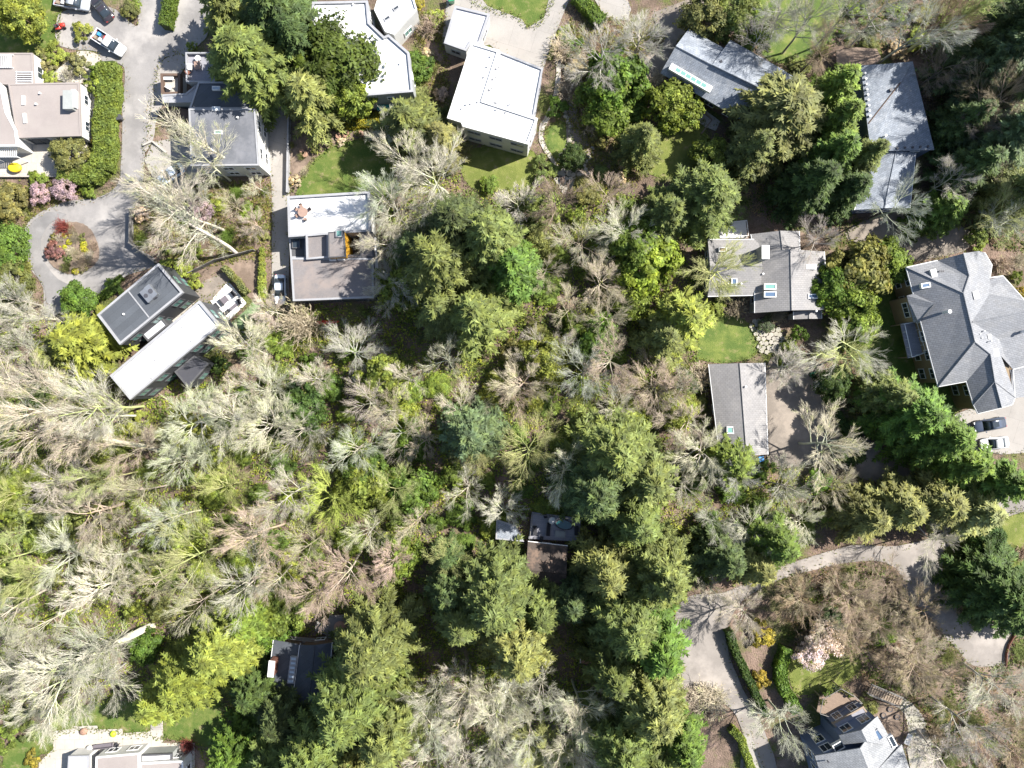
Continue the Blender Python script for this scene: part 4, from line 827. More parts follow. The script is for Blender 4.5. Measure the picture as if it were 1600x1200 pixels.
# outdoor staircase with separate treads
def stair(label, a, b, n, wid, z0, z1, tread, rail):
    p, q = P(*a), P(*b); d = (q - p); L = d.length; d.normalize(); ang = math.atan2(d.y, d.x); s = Vector((-d.y, d.x, 0))
    r = thing('garden_stair', label, 'stairs', (p.x, p.y, 0))
    for i in range(n):
        c = p + d*L*(i + .5)/n; z = z0 + (z1 - z0)*(i + .5)/n
        MB().box((c.x, c.y, z), (L/n*.62, wid, .1), ang).build('tread', M[tread], r)
    for k in (-1, 1):
        u = s*k*wid/2; MB().bar(p + u + Vector((0, 0, z0 - .02)), q + u + Vector((0, 0, z1 - .02)), .1).build('stringer', M[rail], r)
        MB().bar(p + u + Vector((0, 0, z0 + .85)), q + u + Vector((0, 0, z1 + .85)), .05).build('handrail', M[rail], r)
        for t in (0, .5, 1): c = p.lerp(q, t) + u; z = z0 + (z1 - z0)*t; MB().bar((c.x, c.y, 0), (c.x, c.y, z + .85), .05).build('post', M[rail], r)
stair('dark timber garden stair with pale treads beside the stone terrace', (1351,1070), (1407,1096), 14, 1.5, 1.5, .3, 'timber', 'timber_grey')
for i in range(7):                                          # curved row of stepping slabs
    t = i/6; c = P(367 + 16*math.sin(t*2.2) , 548 - 28*t)
    if i == 0: ST = thing('stepping_stone_path', 'curved row of pale stepping slabs beside the artificial turf', 'path', (c.x, c.y, 0))
    MB().box((c.x, c.y, .05), (.85, .38, .1), R_(15 - 50*t)).build('slab', M['stone'], ST)
o = thing('patio_steps', 'concrete steps from the shaded lawn up to the patio', 'steps', P(245, 1132))
for i in range(4): c = P(245, 1124 + i*4.6); MB().box((c.x, c.y, .1 + .03*i), (1.7, .44, .16)).build('step', M['concrete'], o)
# flagstone patios, each stone a piece of its own
def flagstones(label, px, cell):
    poly = PX(px); c0 = sum((Vector((p.x, p.y, 0)) for p in poly), Vector())/len(poly); r = thing('flagstone_patio', label, 'patio', (c0.x, c0.y, 0))
    fr = random.Random(len(label)); xs = [p.x for p in poly]; ys = [p.y for p in poly]; _z[0] += .004
    j = 0; y = min(ys)
    while y < max(ys):
        x = min(xs) + (cell*.5 if j % 2 else 0)
        while x < max(xs):
            q = (x + fr.uniform(-.15, .15)*cell, y + fr.uniform(-.15, .15)*cell)
            if inside(q, poly):
                k = fr.randint(5, 7); a0 = fr.uniform(0, 6)
                pts = [(q[0] + math.cos(a0 + 2*math.pi*i/k)*cell*fr.uniform(.48, .62), q[1] + math.sin(a0 + 2*math.pi*i/k)*cell*fr.uniform(.46, .58)) for i in range(k)]
                MB().prism(pts, 0.0, _z[0] + .05 + fr.uniform(0, .03)).build('flagstone', M['stone'], r)
            x += cell
        y += cell*.9; j += 1
    PAVED.append([(p.x, p.y) for p in poly])
flagstones('pale flagstone terrace with a dark fire pit below the gravel path', [(868,262),(885,254),(915,250),(922,275),(912,300),(880,300),(866,285)], .75)
flagstones('pale flagstone patio between the green lawn and the skylight house', [(1170,500),(1185,497),(1225,520),(1222,550),(1195,556),(1180,535)], .75)
flagstones('pale stone terrace below the dark timber garden stair', [(1408,1098),(1425,1100),(1445,1130),(1455,1165),(1440,1180),(1425,1140)], .7)
for i in range(22):                                         # rocks edging the gravel path
    fr = random.Random(i + 300); t = i/21; x_ = (882 if i % 2 else 914) + 14*math.sin(t*3) - (10*t if i % 2 else -4*t); y_ = 172 + 78*t; c = P(x_ + fr.uniform(-2, 2), y_)
    q = fr.uniform(.22, .42)
    b = MB().lathe((0, 0, -.03), [(q*.8, 0), (q*fr.uniform(.9, 1.1), q*.35), (q*.75, q*.7), (q*.3, q*.9)], 7, fr.uniform(.9, 1.5), 1.0); o = local(None, 'border_rock', M['stone'], b.v, b.f, False); o.location = (c.x, c.y, 0); o.rotation_euler = (0, 0, fr.uniform(0, 6)); tag(o, 'pale rock in the rough edging of the gravel path', 'rock', 'rocks edging the gravel path')
o = thing('fire_pit', 'square dark fire pit on the pale flagstone terrace', 'fire pit', P(878, 281, .0)); lbox(o, 'bowl', M['metal_dark'], (0, 0, .25), (.95, .8, .4)); lbox(o, 'ash', M['soil'], (0, 0, .44), (.75, .6, .03))
bench_table('garden_table', 'pale wooden table on the terrace beside the blue gabled house', 1416, 1152, pz, R_(65), 1.7, .9, .72, 'canvas')
for i, (x_, y_) in enumerate(((1379,1116),(1389,1107),(1400,1119))):
    c = P(x_, y_); o = thing('planter_bowl', 'dark round planter bowl in the soil terrace beside the garden stair', 'planter', (c.x, c.y, 0), 0, 'dark planter bowls'); b = MB().lathe((0, 0, 0), [(.3, 0), (.42, .4), (.36, .42), (.3, .34)], 14); local(o, 'bowl', M['metal_dark'], b.v, b.f); lbar(o, 'soil', M['soil'], (0, 0, .3), (0, 0, .36), .3, 12)
# fences, walls, edging
def fence(name, label, px, h, mat, cat='fence', step=1.8, th=.08, post=True):
    pts = PX(px); r = thing(name, label, cat, (pts[0].x, pts[0].y, 0))
    for i in range(len(pts) - 1):
        p, q = pts[i], pts[i+1]; L = (q - p).length; n = max(1, int(L/step)); ang = math.atan2(q.y - p.y, q.x - p.x)
        for k in range(n):
            a, b = p.lerp(q, k/n), p.lerp(q, (k+1)/n); c = (a + b)/2
            MB().box((c.x, c.y, h/2), (L/n - .03, th, h - .05), ang).build('panel', M[mat], r)
            if post: MB().box((a.x, a.y, h/2 + .04), (.13, .13, h + .08), ang).build('post', M[mat], r)
fence('retaining_wall', 'thin pale concrete wall along the narrow drive', [(453,180),(452,240),(451,303)], 1.1, 'trim_grey', 'wall', 3.0, .25, False)
fence('timber_fence', 'dark timber fence on the garden edge by the circular drive', [(209,330),(208,382),(247,412)], 1.5, 'timber_grey')
fence('timber_fence', 'tall dark fence between the walled garden and the modern house', [(300,428),(340,408),(400,392)], 1.6, 'timber_grey')
fence('curved_edging', 'rusty curved steel edging around the pale parking pad', [(1577,978),(1583,990),(1574,1005),(1570,1020),(1569,1040)], .7, 'brick', 'edging', 1.2, .1, False)
fence('garden_wall', 'low pale wall in front of the shaded house forecourt', [(226,228),(240,222),(262,240)], .6, 'walk', 'wall', 3, .25, False)
fence('timber_edging', 'low timber edging beside the mossy lawn of the slate-roofed house', [(1080,200),(1098,175),(1112,188),(1095,210)], .4, 'timber', 'edging', 1.5, .2, False)
fence('garden_wall', 'low stone wall north of the planted patio strip', [(-20,277),(92,277),(98,264)], .7, 'walk', 'wall', 2.4, .2, False)
# ---------------------------------------------------------------- vegetation
def tubes(segs, n=3):
    """segs: rows (x0,y0,z0,x1,y1,z1,r0,r1) -> open n-sided tubes"""
    A = np.asarray(segs, dtype=np.float64); a, b = A[:, :3], A[:, 3:6]; d = b - a; d /= np.linalg.norm(d, axis=1, keepdims=True) + 1e-9
    ref = np.where(np.abs(d[:, 2:3]) < .9, [[0, 0, 1.0]], [[1.0, 0, 0]]); u = np.cross(d, ref); u /= np.linalg.norm(u, axis=1, keepdims=True) + 1e-9; v = np.cross(d, u)
    V = np.empty((len(A), 2*n, 3))
    for i in range(n):
        t = 2*math.pi*i/n; o = u*math.cos(t) + v*math.sin(t)
        V[:, i] = a + o*A[:, 6:7]; V[:, n + i] = b + o*A[:, 7:8]
    base = (np.arange(len(A))*2*n)[:, None, None]
    f = np.array([[i, (i+1) % n, n + (i+1) % n, n + i] for i in range(n)])[None]
    return V.reshape(-1, 3), (base + f).reshape(-1, 4)
def leaves(C, U, V):
    """diamond leaves: centre, half length vector, half width vector"""
    W = np.stack([C - U, C + V, C + U, C - V], axis=1).reshape(-1, 3)
    return W, np.arange(len(C)*4).reshape(-1, 4)
def unit(a): return a/(np.linalg.norm(a, axis=-1, keepdims=True) + 1e-9)
def rand_dirs(r, n): return unit(r.normal(size=(n, 3)))
def save(name, parts, mat, tone=None):
    V = []; F = []; k = 0
    for v, f in parts: V.append(v); F.append(f + k); k += len(v)
    me = mesh_np(name, np.concatenate(V), np.concatenate(F)); me.materials.append(mat)
    if mat in (M['leaf'], M['needle'], M['petal']):
        at = me.attributes.new('tone', 'FLOAT', 'POINT'); t = np.ones(len(me.vertices), dtype=np.float32) if tone is None else np.repeat(np.asarray(tone, dtype=np.float32), 4)
        at.data.foreach_set('value', t)
    return me

def gen_bare(seed, H=18.0, spread=.8, limbs=9, tk=.62, up=.05, lean=0.06, dens=1.0):
    """leafless tree: long limbs that break into brushes of straight fine twigs; returns trunk, crown, radius, height"""
    r = random.Random(seed); big = []; fine = []
    def grow(p, d, L, rad, lev):
        ns = (6, 5, 4, 3, 2)[lev]; pts = []; wob = (.07, .11, .10, .08, .10)[lev]
        pull = (.02, up + .03, up, up*.7, .02)[lev]
        for i in range(ns):
            d = (d + Vector((r.uniform(-1, 1), r.uniform(-1, 1), r.uniform(-.7, .8)))*wob + Vector((0, 0, pull)) + (Vector((p.x, p.y, 0)).normalized()*.06 if lev else Vector((0, 0, 0)))).normalized()
            q = p + d*(L/ns); r0 = rad*(1 - .6*i/ns); r1 = rad*(1 - .6*(i+1)/ns)
            (big if lev < 2 else fine).append((*p, *q, r0, r1)); p = q; pts.append((p, d, r1))
        if lev == 4: return
        cnt = max(2, int((limbs, 8, 8, 9)[lev]*r.uniform(.8, 1.25)*(dens if lev > 1 else 1)))
        for k in range(cnt):
            t = (.38 + .62*(k + r.random())/cnt) if lev == 0 else (.2 + .8*(k + r.random())/cnt)
            i = min(ns - 1, int(t*ns)); q, dd, rr = pts[i]; a = q - dd*(L/ns)*r.random()*.8
            az = r.uniform(0, 6.283) if lev else k*2.4 + r.uniform(-.5, .5)
            o = dd.orthogonal().normalized(); o = (o*math.cos(az) + dd.cross(o)*math.sin(az))
            ang = (spread*r.uniform(.75, 1.2), .62, .5, .45)[lev]*r.uniform(.5, 1.35)
            nd = (dd*math.cos(ang) + o*math.sin(ang)).normalized()
            ll = L*((.56, .52, .62, .75)[lev])*r.uniform(.7, 1.25)*(1.1 - .45*t if lev == 0 else 1.05 - .35*t)
            grow(a, nd, ll, max(.0085, min(rr*.8, (.095, .036, .015, .010)[lev])), lev + 1)
    grow(Vector((0, 0, 0)), Vector((r.uniform(-lean, lean), r.uniform(-lean, lean), 1)).normalized(), H*tk, H*.0105, 0)
    A = np.array(fine); rad = np.percentile(np.hypot(A[:, 3], A[:, 4]), 93); hh = float(A[:, 5].max())
    return save('trunk', [tubes(big, 6)], M['twig']), save('crown', [tubes(fine, 3)], M['twig']), rad, hh
def gen_conifer(seed, H=20.0, R=4.0, nb=190, droop=.32, ll=.42, lw=.14, shape=.8, dens=1.0, top=.0, side=.48):
    r = np.random.RandomState(seed); Cs = []; Us = []; Vs = []; segs = []; Ts = []
    nseg = 8
    segs_t = [(0, 0, H*i/nseg, 0, 0, H*(i+1)/nseg, H*.016*(1 - i/nseg) + .03, H*.016*(1 - (i+1)/nseg) + .03) for i in range(nseg)]
    for i in range(nb):
        t = .10 + .89*((i + r.rand())/nb)**.95; L = R*(1 - t**1.15)**shape*r.uniform(.55, 1.18) + .3
        az = i*2.399 + r.uniform(-.35, .35); e0 = .30*t + .1*r.randn(); dr = droop*(1 - .75*t)
        bt = r.uniform(.62, 1.3); ax = np.array([math.cos(az), math.sin(az), 0]); si = np.array([-math.sin(az), math.cos(az), 0]); z0 = t*H
        pt = lambda s: ax*L*s + np.array([0, 0, z0 + L*(e0*s - dr*s*s*1.6 + .12*s**3)])
        segs.append((*pt(0.02), *pt(.5), .05, .035)); segs.append((*pt(.5), *pt(.97), .035, .012))
        n = max(3, int(L/.26*dens)); s = np.linspace(.2, 1.0, n) + r.uniform(-.03, .03, n)
        for sk in s:
            p = pt(sk); tl = (side*.46*L*(1.05 - sk)*(.35 + sk) + .28)*r.uniform(.7, 1.2); m = max(1, int(tl/.3*dens))
            for sg in (-1, 1):
                d = ax*.62 + si*sg*.78 + np.array([0, 0, -.22 - .25*dr + .12*r.randn()]); d /= np.linalg.norm(d)
                q = (np.arange(m) + .5)/m
                c = p + d*(q*tl)[:, None] + r.normal(size=(m, 3))*[.05, .05, .05] - np.array([0, 0, 1])*((q**2)*tl*.22)[:, None]
                u = d + r.normal(size=(m, 3))*.22; u = unit(u)
                nrm = unit(np.array([0, 0, 1.0]) + r.normal(size=(m, 3))*.38); v = unit(np.cross(nrm, u))
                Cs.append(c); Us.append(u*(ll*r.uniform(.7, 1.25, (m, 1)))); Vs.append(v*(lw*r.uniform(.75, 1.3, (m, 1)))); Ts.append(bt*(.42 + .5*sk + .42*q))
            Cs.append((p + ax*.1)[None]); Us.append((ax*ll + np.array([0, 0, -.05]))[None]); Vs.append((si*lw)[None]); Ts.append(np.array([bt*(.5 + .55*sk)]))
    C, U, V = (np.concatenate(x) for x in (Cs, Us, Vs))
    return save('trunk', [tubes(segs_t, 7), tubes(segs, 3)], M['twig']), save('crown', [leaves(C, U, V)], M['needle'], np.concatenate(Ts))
def gen_broad(seed, R=3.0, H=6.0, clumps=90, per=110, ls=.17, base=.2, rough=.3, mat='leaf', low=-.5, fill=.75):
    r = np.random.RandomState(seed); Cs = []; Us = []; Vs = []; segs = []; Ts = []
    rz = H*(1 - base)/2; zc = H*base + rz
    lob = [(r.uniform(0, 6.28), r.uniform(-.4, .9), r.uniform(.7, 1.25)) for _ in range(9)]
    for i in range(clumps):
        d = rand_dirs(r, 1)[0]
        while d[2] < low: d = rand_dirs(r, 1)[0]
        if i < clumps//8: d = unit(np.array([r.normal()*.45, r.normal()*.45, 1.0]))
        k = 1 + rough*math.sin(3*math.atan2(d[1], d[0]) + seed)*.4 + rough*r.uniform(-.6, .5)
        s = k*(r.uniform(fill, 1.0)); c = d*[R, R, rz]*s + [0, 0, zc]; cr = R*.27*r.uniform(.6, 1.3)
        n = int(per*r.uniform(.7, 1.2)); o = rand_dirs(r, n); o[:, 2] = np.abs(o[:, 2])*.9 - .2
        pc = c + o*cr*(r.uniform(.3, 1.0, (n, 1)))*[1, 1, .75]
        nrm = unit(o*.7 + d*.5 + [0, 0, .5] + r.normal(size=(n, 3))*.45); u = unit(np.cross(nrm, rand_dirs(r, n))); v = np.cross(nrm, u)
        sz = ls*r.uniform(.6, 1.35, (n, 1)); Cs.append(pc); Us.append(u*sz); Vs.append(v*sz*.6); Ts.append(np.full(n, r.uniform(.62, 1.3))*r.uniform(.85, 1.15, n))
        if i % 5 == 0: segs.append((0, 0, H*base*.6, *(c*.9), .05*R/3, .02))
    C, U, V = (np.concatenate(x) for x in (Cs, Us, Vs))
    segs.append((0, 0, 0, 0, 0, zc, .06*R + .03, .03*R + .02))
    return save('trunk', [tubes(segs, 5)], M['twig']), save('crown', [leaves(C, U, V)], M[mat], np.concatenate(Ts))
def gen_twiggy(seed, R=1.5, H=2.2, n=60):                  # a bare many-stemmed shrub
    r = random.Random(seed); segs = []
    for i in range(n):
        az = r.uniform(0, 6.28); el = r.uniform(.3, 1.35); d = Vector((math.cos(az)*math.cos(el), math.sin(az)*math.cos(el), math.sin(el))); p = Vector((r.uniform(-.2, .2), r.uniform(-.2, .2), 0)); L = r.uniform(.6, 1.1)
        for s in range(4):
            d = (d + Vector((r.uniform(-.3, .3), r.uniform(-.3, .3), .1))).normalized(); q = p + Vector((d.x*R, d.y*R, d.z*H))*L/4; segs.append((*p, *q, .022 - .003*s, .019 - .003*s))
            for k in range(3):
                e = (d + Vector((r.uniform(-1, 1), r.uniform(-1, 1), r.uniform(-.2, .9)))*.9).normalized(); m = q + e*R*.26*r.uniform(.6, 1.2); segs.append((*q, *m, .014, .01))
                for _ in (0, 1): g = (e + Vector((r.uniform(-1, 1), r.uniform(-1, 1), r.uniform(-.2, .9)))*.7).normalized(); segs.append((*m, *(m + g*R*.17), .011, .008))
            p = q
    return save('stems', [tubes(segs[:n*4:13], 4)], M['twig']), save('crown', [tubes(segs, 3)], M['twig'])

BARE = [gen_bare(11, 18, .85, 9), gen_bare(12, 18, 1.05, 10, .55, .07), gen_bare(13, 20, .75, 9, .62, .05), gen_bare(14, 17, 1.1, 11, .5, .03), gen_bare(15, 19, .9, 9, .58, .08, .1), gen_bare(16, 18, 1.15, 10, .55, .06, .1), gen_bare(17, 16, 1.0, 11, .5, .07)]
BARE_R = [b[2] for b in BARE]; BARE_H = [b[3] for b in BARE]; BARE = [b[:2] for b in BARE]
CON = [gen_conifer(21, 20, 4, 185, .32, .44, .115, .8, 1.15), gen_conifer(22, 22, 4.2, 195, .4, .46, .12, .9, 1.15), gen_conifer(23, 18, 4.0, 180, .22, .40, .12, .7, 1.15), gen_conifer(24, 20, 4.0, 165, .55, .48, .10, .75, 1.1, 0, .45)]
BIG = [gen_conifer(31, 26, 6.2, 280, .3, .48, .12, .75, 1.1), gen_conifer(32, 24, 6.0, 265, .42, .48, .12, .65, 1.1), gen_conifer(33, 28, 6.4, 280, .25, .47, .12, .85, 1.1)]
BRD = [gen_broad(41), gen_broad(42, 3, 5, 80, 120, .2, .1, .4), gen_broad(43, 3, 6.5, 110, 100, .15, .15, .25), gen_broad(44, 3, 5.5, 90, 110, .22, .15, .5)]
SHR = [gen_broad(51, 1.0, 1.3, 34, 70, .085, .02, .3, 'leaf', -.2), gen_broad(52, 1.0, 1.2, 30, 80, .1, .02, .45, 'leaf', -.2), gen_broad(53, 1.0, 1.6, 36, 70, .075, .02, .2, 'leaf', -.2)]
TOP = [gen_broad(61, .5, .9, 70, 26, .05, .02, .05, 'leaf', -.4, .92)]
TWG = [gen_twiggy(71), gen_twiggy(72, 1.5, 1.8, 70)]
BLS = [gen_broad(81, 1.8, 3.0, 60, 70, .1, .2, .4, 'petal')]
PROTO = dict(bare=(BARE, BARE_R, BARE_H), con=(CON, [4, 4.2, 4, 4], [20, 22, 18, 20]), big=(BIG, [6.2, 6.0, 6.4], [26, 24, 28]), brd=(BRD, [3]*4, [6, 5, 6.5, 5.5]), shr=(SHR, [1.1]*3, [1.3, 1.2, 1.6]), top=(TOP, [.5], [.9]), twg=(TWG, [1.6, 1.6], [2.2, 1.8]), bls=(BLS, [1.9], [3.0]))
KC = dict(bare=.66, con=.42, big=.42, brd=.6, shr=.4, top=.5, twg=.4, bls=.6)
NAME = dict(bare='bare_tree', con='conifer_tree', big='conifer_tree', brd='broadleaf_tree', shr='shrub', top='clipped_shrub', twg='bare_shrub', bls='blossom_shrub')
CATG = dict(bare='tree', con='tree', big='tree', brd='tree', shr='shrub', top='shrub', twg='shrub', bls='shrub')
TINT = dict(pale=(.58, .54, .425), grey=(.47, .445, .365), pink=(.53, .445, .335), brown=(.37, .29, .21), mossy=(.45, .46, .20), dim=(.26, .225, .175),
            dark=(.078, .112, .042), blue=(.105, .145, .074), mid=(.138, .172, .054), olive=(.18, .192, .068), yel=(.215, .25, .055), lime=(.155, .21, .042), green=(.105, .17, .034), deep=(.06, .10, .028), gold=(.32, .26, .05), cream=(.25, .26, .12), pinkf=(.50, .38, .44), red=(.26, .07, .06), white=(.75, .62, .66), ygreen=(.235, .28, .06))
vr = random.Random(5)
def jit(c, a=.12): k = 1 + vr.uniform(-a, a); return tuple(min(1, x*k*(1 + vr.uniform(-a, a)*.5)) for x in c) + (1,)
def push_out(x, y, m=.7):
    for _ in range(3):
        hit = False
        for poly in FOOT:
            if inside((x, y), poly):
                best = None
                for i in range(len(poly)):
                    a, b = Vector(poly[i]), Vector(poly[(i+1) % len(poly)]); ab = b - a
                    t = max(0, min(1, (Vector((x, y)) - a).dot(ab)/max(1e-6, ab.length_squared))); q = a + ab*t; dd = (q - Vector((x, y)))
                    if best is None or dd.length < best[0]: best = (dd.length, q, dd)
                dd = best[2].normalized() if best[0] > 1e-4 else Vector((1, 0)); x, y = best[1].x + dd.x*m, best[1].y + dd.y*m; hit = True
        if not hit: break
    return x, y
COUNT = {}
def plant(kind, px, py, h, r, tint, label, group=None, variant=None, bark=None, lean=None, name=None):
    ms, rs, hs = PROTO[kind]; i = vr.randrange(len(ms)) if variant is None else variant
    c = P(px, py, h*KC[kind]); x, y = push_out(c.x, c.y)
    o = thing(name or NAME[kind], label, CATG[kind], (x, y, 0), vr.uniform(0, 6.28), group, (r/rs[i], r/rs[i], h/hs[i]))
    if lean: o.rotation_euler = (lean[0], lean[1], o.rotation_euler[2])
    tm, cm = ms[i]
    t = link('trunk' if CATG[kind] == 'tree' else 'stems', tm, None, o); cr = link('crown', cm, None, o)
    col = TINT[tint] if isinstance(tint, str) else tint
    cr.color = jit(col)
    t.color = jit(TINT[bark] if bark else (tuple(v*.78 for v in col) if kind in ('bare', 'twg') else (.16, .12, .09)))
    return o
# ---------------------------------------------------------------- evergreens, one by one
CONIFERS = [
 # north-west cedars
 ('big', 398,105,17,6.8,'mid','dense dark cedar overhanging the shaded roof deck house',1),
 ('big', 438,32,17,6.4,'dark','tall dark cedar between the roof deck house and the angular white roof',0),
 ('con', 362,25,14,4.6,'mid','shorter cedar behind the roof deck at the lane end',2),
 ('con', 465,70,15,3.8,'dark','slim dark cedar against the dense round evergreen',1),
 ('con', 488,158,14,4.6,'olive','olive spruce with drooping boughs above the narrow concrete drive',3),
 ('con', 640,200,12,5.0,'mid','green fir in front of the angular white-roofed house',2),
 ('con', 690,222,11,3.6,'olive','olive fir beside the stepped white house wall',1),
 # middle cluster
 ('big', 690,420,24,6.6,'mid','broad fir east of the terrace house at the heart of the woodland',0),
 ('big', 765,385,24,6.4,'mid','large fir on the north-east side of the central clump',2),
 ('big', 715,360,21,5.6,'dark','dark fir at the north tip of the central clump',1),
 ('con', 650,395,15,4.6,'dark','dark lower fir leaning over the terrace house wall',1),
 ('con', 745,495,20,5.4,'mid','fir at the south tip of the central clump',0),
 ('con', 800,425,19,4.6,'green','slim bright fir on the east edge of the central clump',2),
 ('con', 690,490,16,4.4,'mid','small fir in the south-west of the central clump',3),
 ('con', 737,675,17,4.6,'blue','isolated blue-green conifer between bare trees in the ravine',2),
 # south-centre column
 ('big', 955,705,23,6.6,'mid','big fir just north-east of the hot tub deck',0),
 ('big', 925,760,21,5.8,'dark','dark fir shading the hot tub deck',1),
 ('con', 1005,745,19,5.0,'mid','fir on the east side of the hot tub clump',2),
 ('con', 990,810,18,4.8,'mid','fir between the hot tub deck and the pale bare trees',0),
 ('con', 945,890,18,4.8,'olive','olive fir over the east edge of the small brown roof',3),
 ('big', 1030,890,22,6.0,'mid','wide fir beside the end of the curved lane',2),
 ('big', 975,965,22,6.0,'mid','wide fir directly above the small red slide',0),
 ('con', 1020,1000,20,5.2,'green','bright fir overhanging the lane turning area',2),
 ('con', 955,1040,18,4.6,'mid','fir beside the small pinkish shed',1),
 ('big', 1010,1085,22,6.2,'olive','broad olive fir below the lane turning area',1),
 ('big', 965,1150,22,6.0,'mid','broad fir at the foot of the conifer column',0),
 ('con', 1060,1150,15,4.2,'green','green fir beside the pinkish brush at the lane bend',2),
 ('con', 1020,1190,18,5.0,'mid','fir at the southern end of the conifer column',3),
 ('big', 775,925,22,6.6,'mid','broad pale-tipped fir west of the small brown roof',0),
 ('big', 810,1000,22,6.2,'olive','olive fir between the brown roof and the small shed',2),
 ('con', 725,960,18,4.8,'mid','fir on the west flank of the pale-tipped pair',1),
 ('con', 705,920,14,3.8,'dark','dark low fir in the gap west of the pale-tipped fir',2),
 # south-west column
 ('big', 590,1000,22,6.2,'mid','big fir by the round pinkish table',1),
 ('big', 555,1085,24,7.0,'mid','largest fir beside the dark gabled house',0),
 ('big', 610,1130,22,6.4,'olive','olive fir south-east of the dark gabled house',2),
 ('big', 500,1160,22,6.2,'mid','fir over the south end of the dark gabled house',1),
 ('con', 430,1180,16,4.8,'mid','fir south of the brick chimney',0),
 ('con', 372,1175,13,4.4,'green','fir at the lawn edge east of the patio house',2),
 ('con', 560,1190,18,5.0,'olive','olive fir on the southern edge below the largest fir',3),
 ('big', 355,1000,17,5.6,'yel','northern of the bright yellow-green cedars above the patio lawn',1),
 ('big', 305,1050,17,5.8,'yel','middle bright yellow-green cedar above the patio lawn',0),
 ('con', 262,1085,14,4.4,'yel','southern small yellow-green cedar shading the patio steps',2),
 ('con', 395,965,12,3.8,'lime','small lime cedar at the head of the yellow-green row',2),
 ('con', 845,925,15,4.4,'mid','fir covering the south end of the small brown roof',1),
 ('con', 880,935,13,3.6,'dark','dark fir at the south-east corner of the small brown roof',2),
 ('con', 440,1110,14,4.4,'dark','dark fir west of the dark gabled house',1),
 ('con', 400,1075,11,3.8,'deep','deep green fir in the shade between yellow-green cedars and dark gabled house',2),
 ('con', 700,870,9,3.0,'dark','small dark conifer in the gap above the pale-tipped fir',1),
 # west
 ('con', 135,535,13,5.0,'yel','round yellow-green cedar beside the dark-roofed wing',2),
 ('con', 95,560,11,3.6,'olive','olive cedar behind the yellow-green one at the drive end',2),
 # north-east
 ('big', 1215,185,15,7.4,'olive','great drooping olive fir beside the slate-roofed house',1),
 ('con', 1172,240,15,3.4,'mid','fir on the south-west side of the drooping olive fir',0),
 ('con', 1298,145,15,3.6,'lime','bright cedar beside the pink timber deck',2),
 ('con', 1303,195,15,3.6,'lime','bright cedar along the blue-grey west wall',0),
 ('con', 1296,245,15,3.8,'green','green cedar at the corner of the blue-grey west wall',2),
 ('con', 1265,290,16,4.6,'deep','deep green cedar north of the skylight house',1),
 ('con', 1320,300,13,3.6,'deep','deep green cedar by the lower wing of the dotted-vent house',0),
 ('con', 1345,250,14,3.2,'mid','feathery fir with boughs over the grey roof edge',1),
 ('big', 1100,312,16,6.0,'mid','sunlit fir above the white deck of the skylight house',0),
 ('con', 1038,340,15,3.6,'mid','fir west of the sunlit one above the white deck',2),
 ('con', 1000,225,13,3.4,'mid','narrow conical fir beside the mossy lawn',1),
 ('big', 1545,105,19,5.6,'blue','blue-green fir east of the dotted-vent house',0),
 ('big', 1575,55,22,6.0,'dark','dark fir in the far north-east corner',1),
 ('big', 1565,215,19,6.0,'blue','spreading blue-green fir opposite the lower grey wing',2),
 ('con', 1510,265,15,4.0,'dark','dark fir by the gravel court of the dotted-vent house',0),
 ('con', 1590,300,18,4.8,'olive','olive fir above the rounded garden shrubs of the tan house',3),
 ('con', 1470,330,10,3.2,'green','small green fir on the gravel court edge',2),
 ('con', 1498,195,15,3.6,'dark','dark fir pressed against the east side of the grey roof',1),
 ('con', 1600,140,20,5.2,'dark','dark fir between the blue-green pair',1),
 # east
 ('big', 1415,645,16,5.6,'green','north-western bright cedar of the row below the tan house',1),
 ('big', 1455,680,17,5.2,'green','second bright cedar of the row below the tan house',0),
 ('con', 1490,722,15,3.8,'lime','third yellowish cedar of the row beside the white sedan',2),
 ('con', 1552,750,15,4.2,'green','last bright cedar of the row where the lane arrives',2),
 ('con', 1385,620,13,4.0,'mid','low cedar where the bright row starts by the gravel drive',0),
 ('con', 1345,805,13,4.2,'olive','western olive spruce of the lane-side row',3),
 ('con', 1395,790,14,4.6,'olive','second olive spruce of the lane-side row',0),
 ('con', 1455,785,14,4.6,'olive','third olive spruce of the lane-side row',3),
 ('con', 1515,795,13,4.4,'cream','pale straw-coloured spruce at the end of the lane-side row',0),
 ('big', 1555,920,15,6.2,'deep','dark spreading cedar by the pale parking pad',1),
 ('con', 1600,950,14,4.6,'deep','second dark cedar at the eastern edge above the parking pad',2),
 ('con', 1140,720,12,4.0,'lime','bright cedar at the south end of the long garage',2),
 ('con', 1205,845,15,4.4,'green','green fir beside the lane under pale bare trees',0),
 ('con', 1175,880,14,4.0,'olive','olive fir on the inner curve of the lane',1),
 ('con', 1125,865,16,4.0,'dark','dark fir between the lane and the conifer column',0),
 ('con', 1065,500,14,4.6,'yel','yellow-green cedar at the west edge of the lush lawn',2),
 ('con', 1035,530,13,4.0,'mid','green cedar behind the yellow-green one by the lush lawn',0),
]
for k, x, y, h, r, t, lab, v in CONIFERS: plant(k, x, y, h, r*1.12, t, lab, None, v)
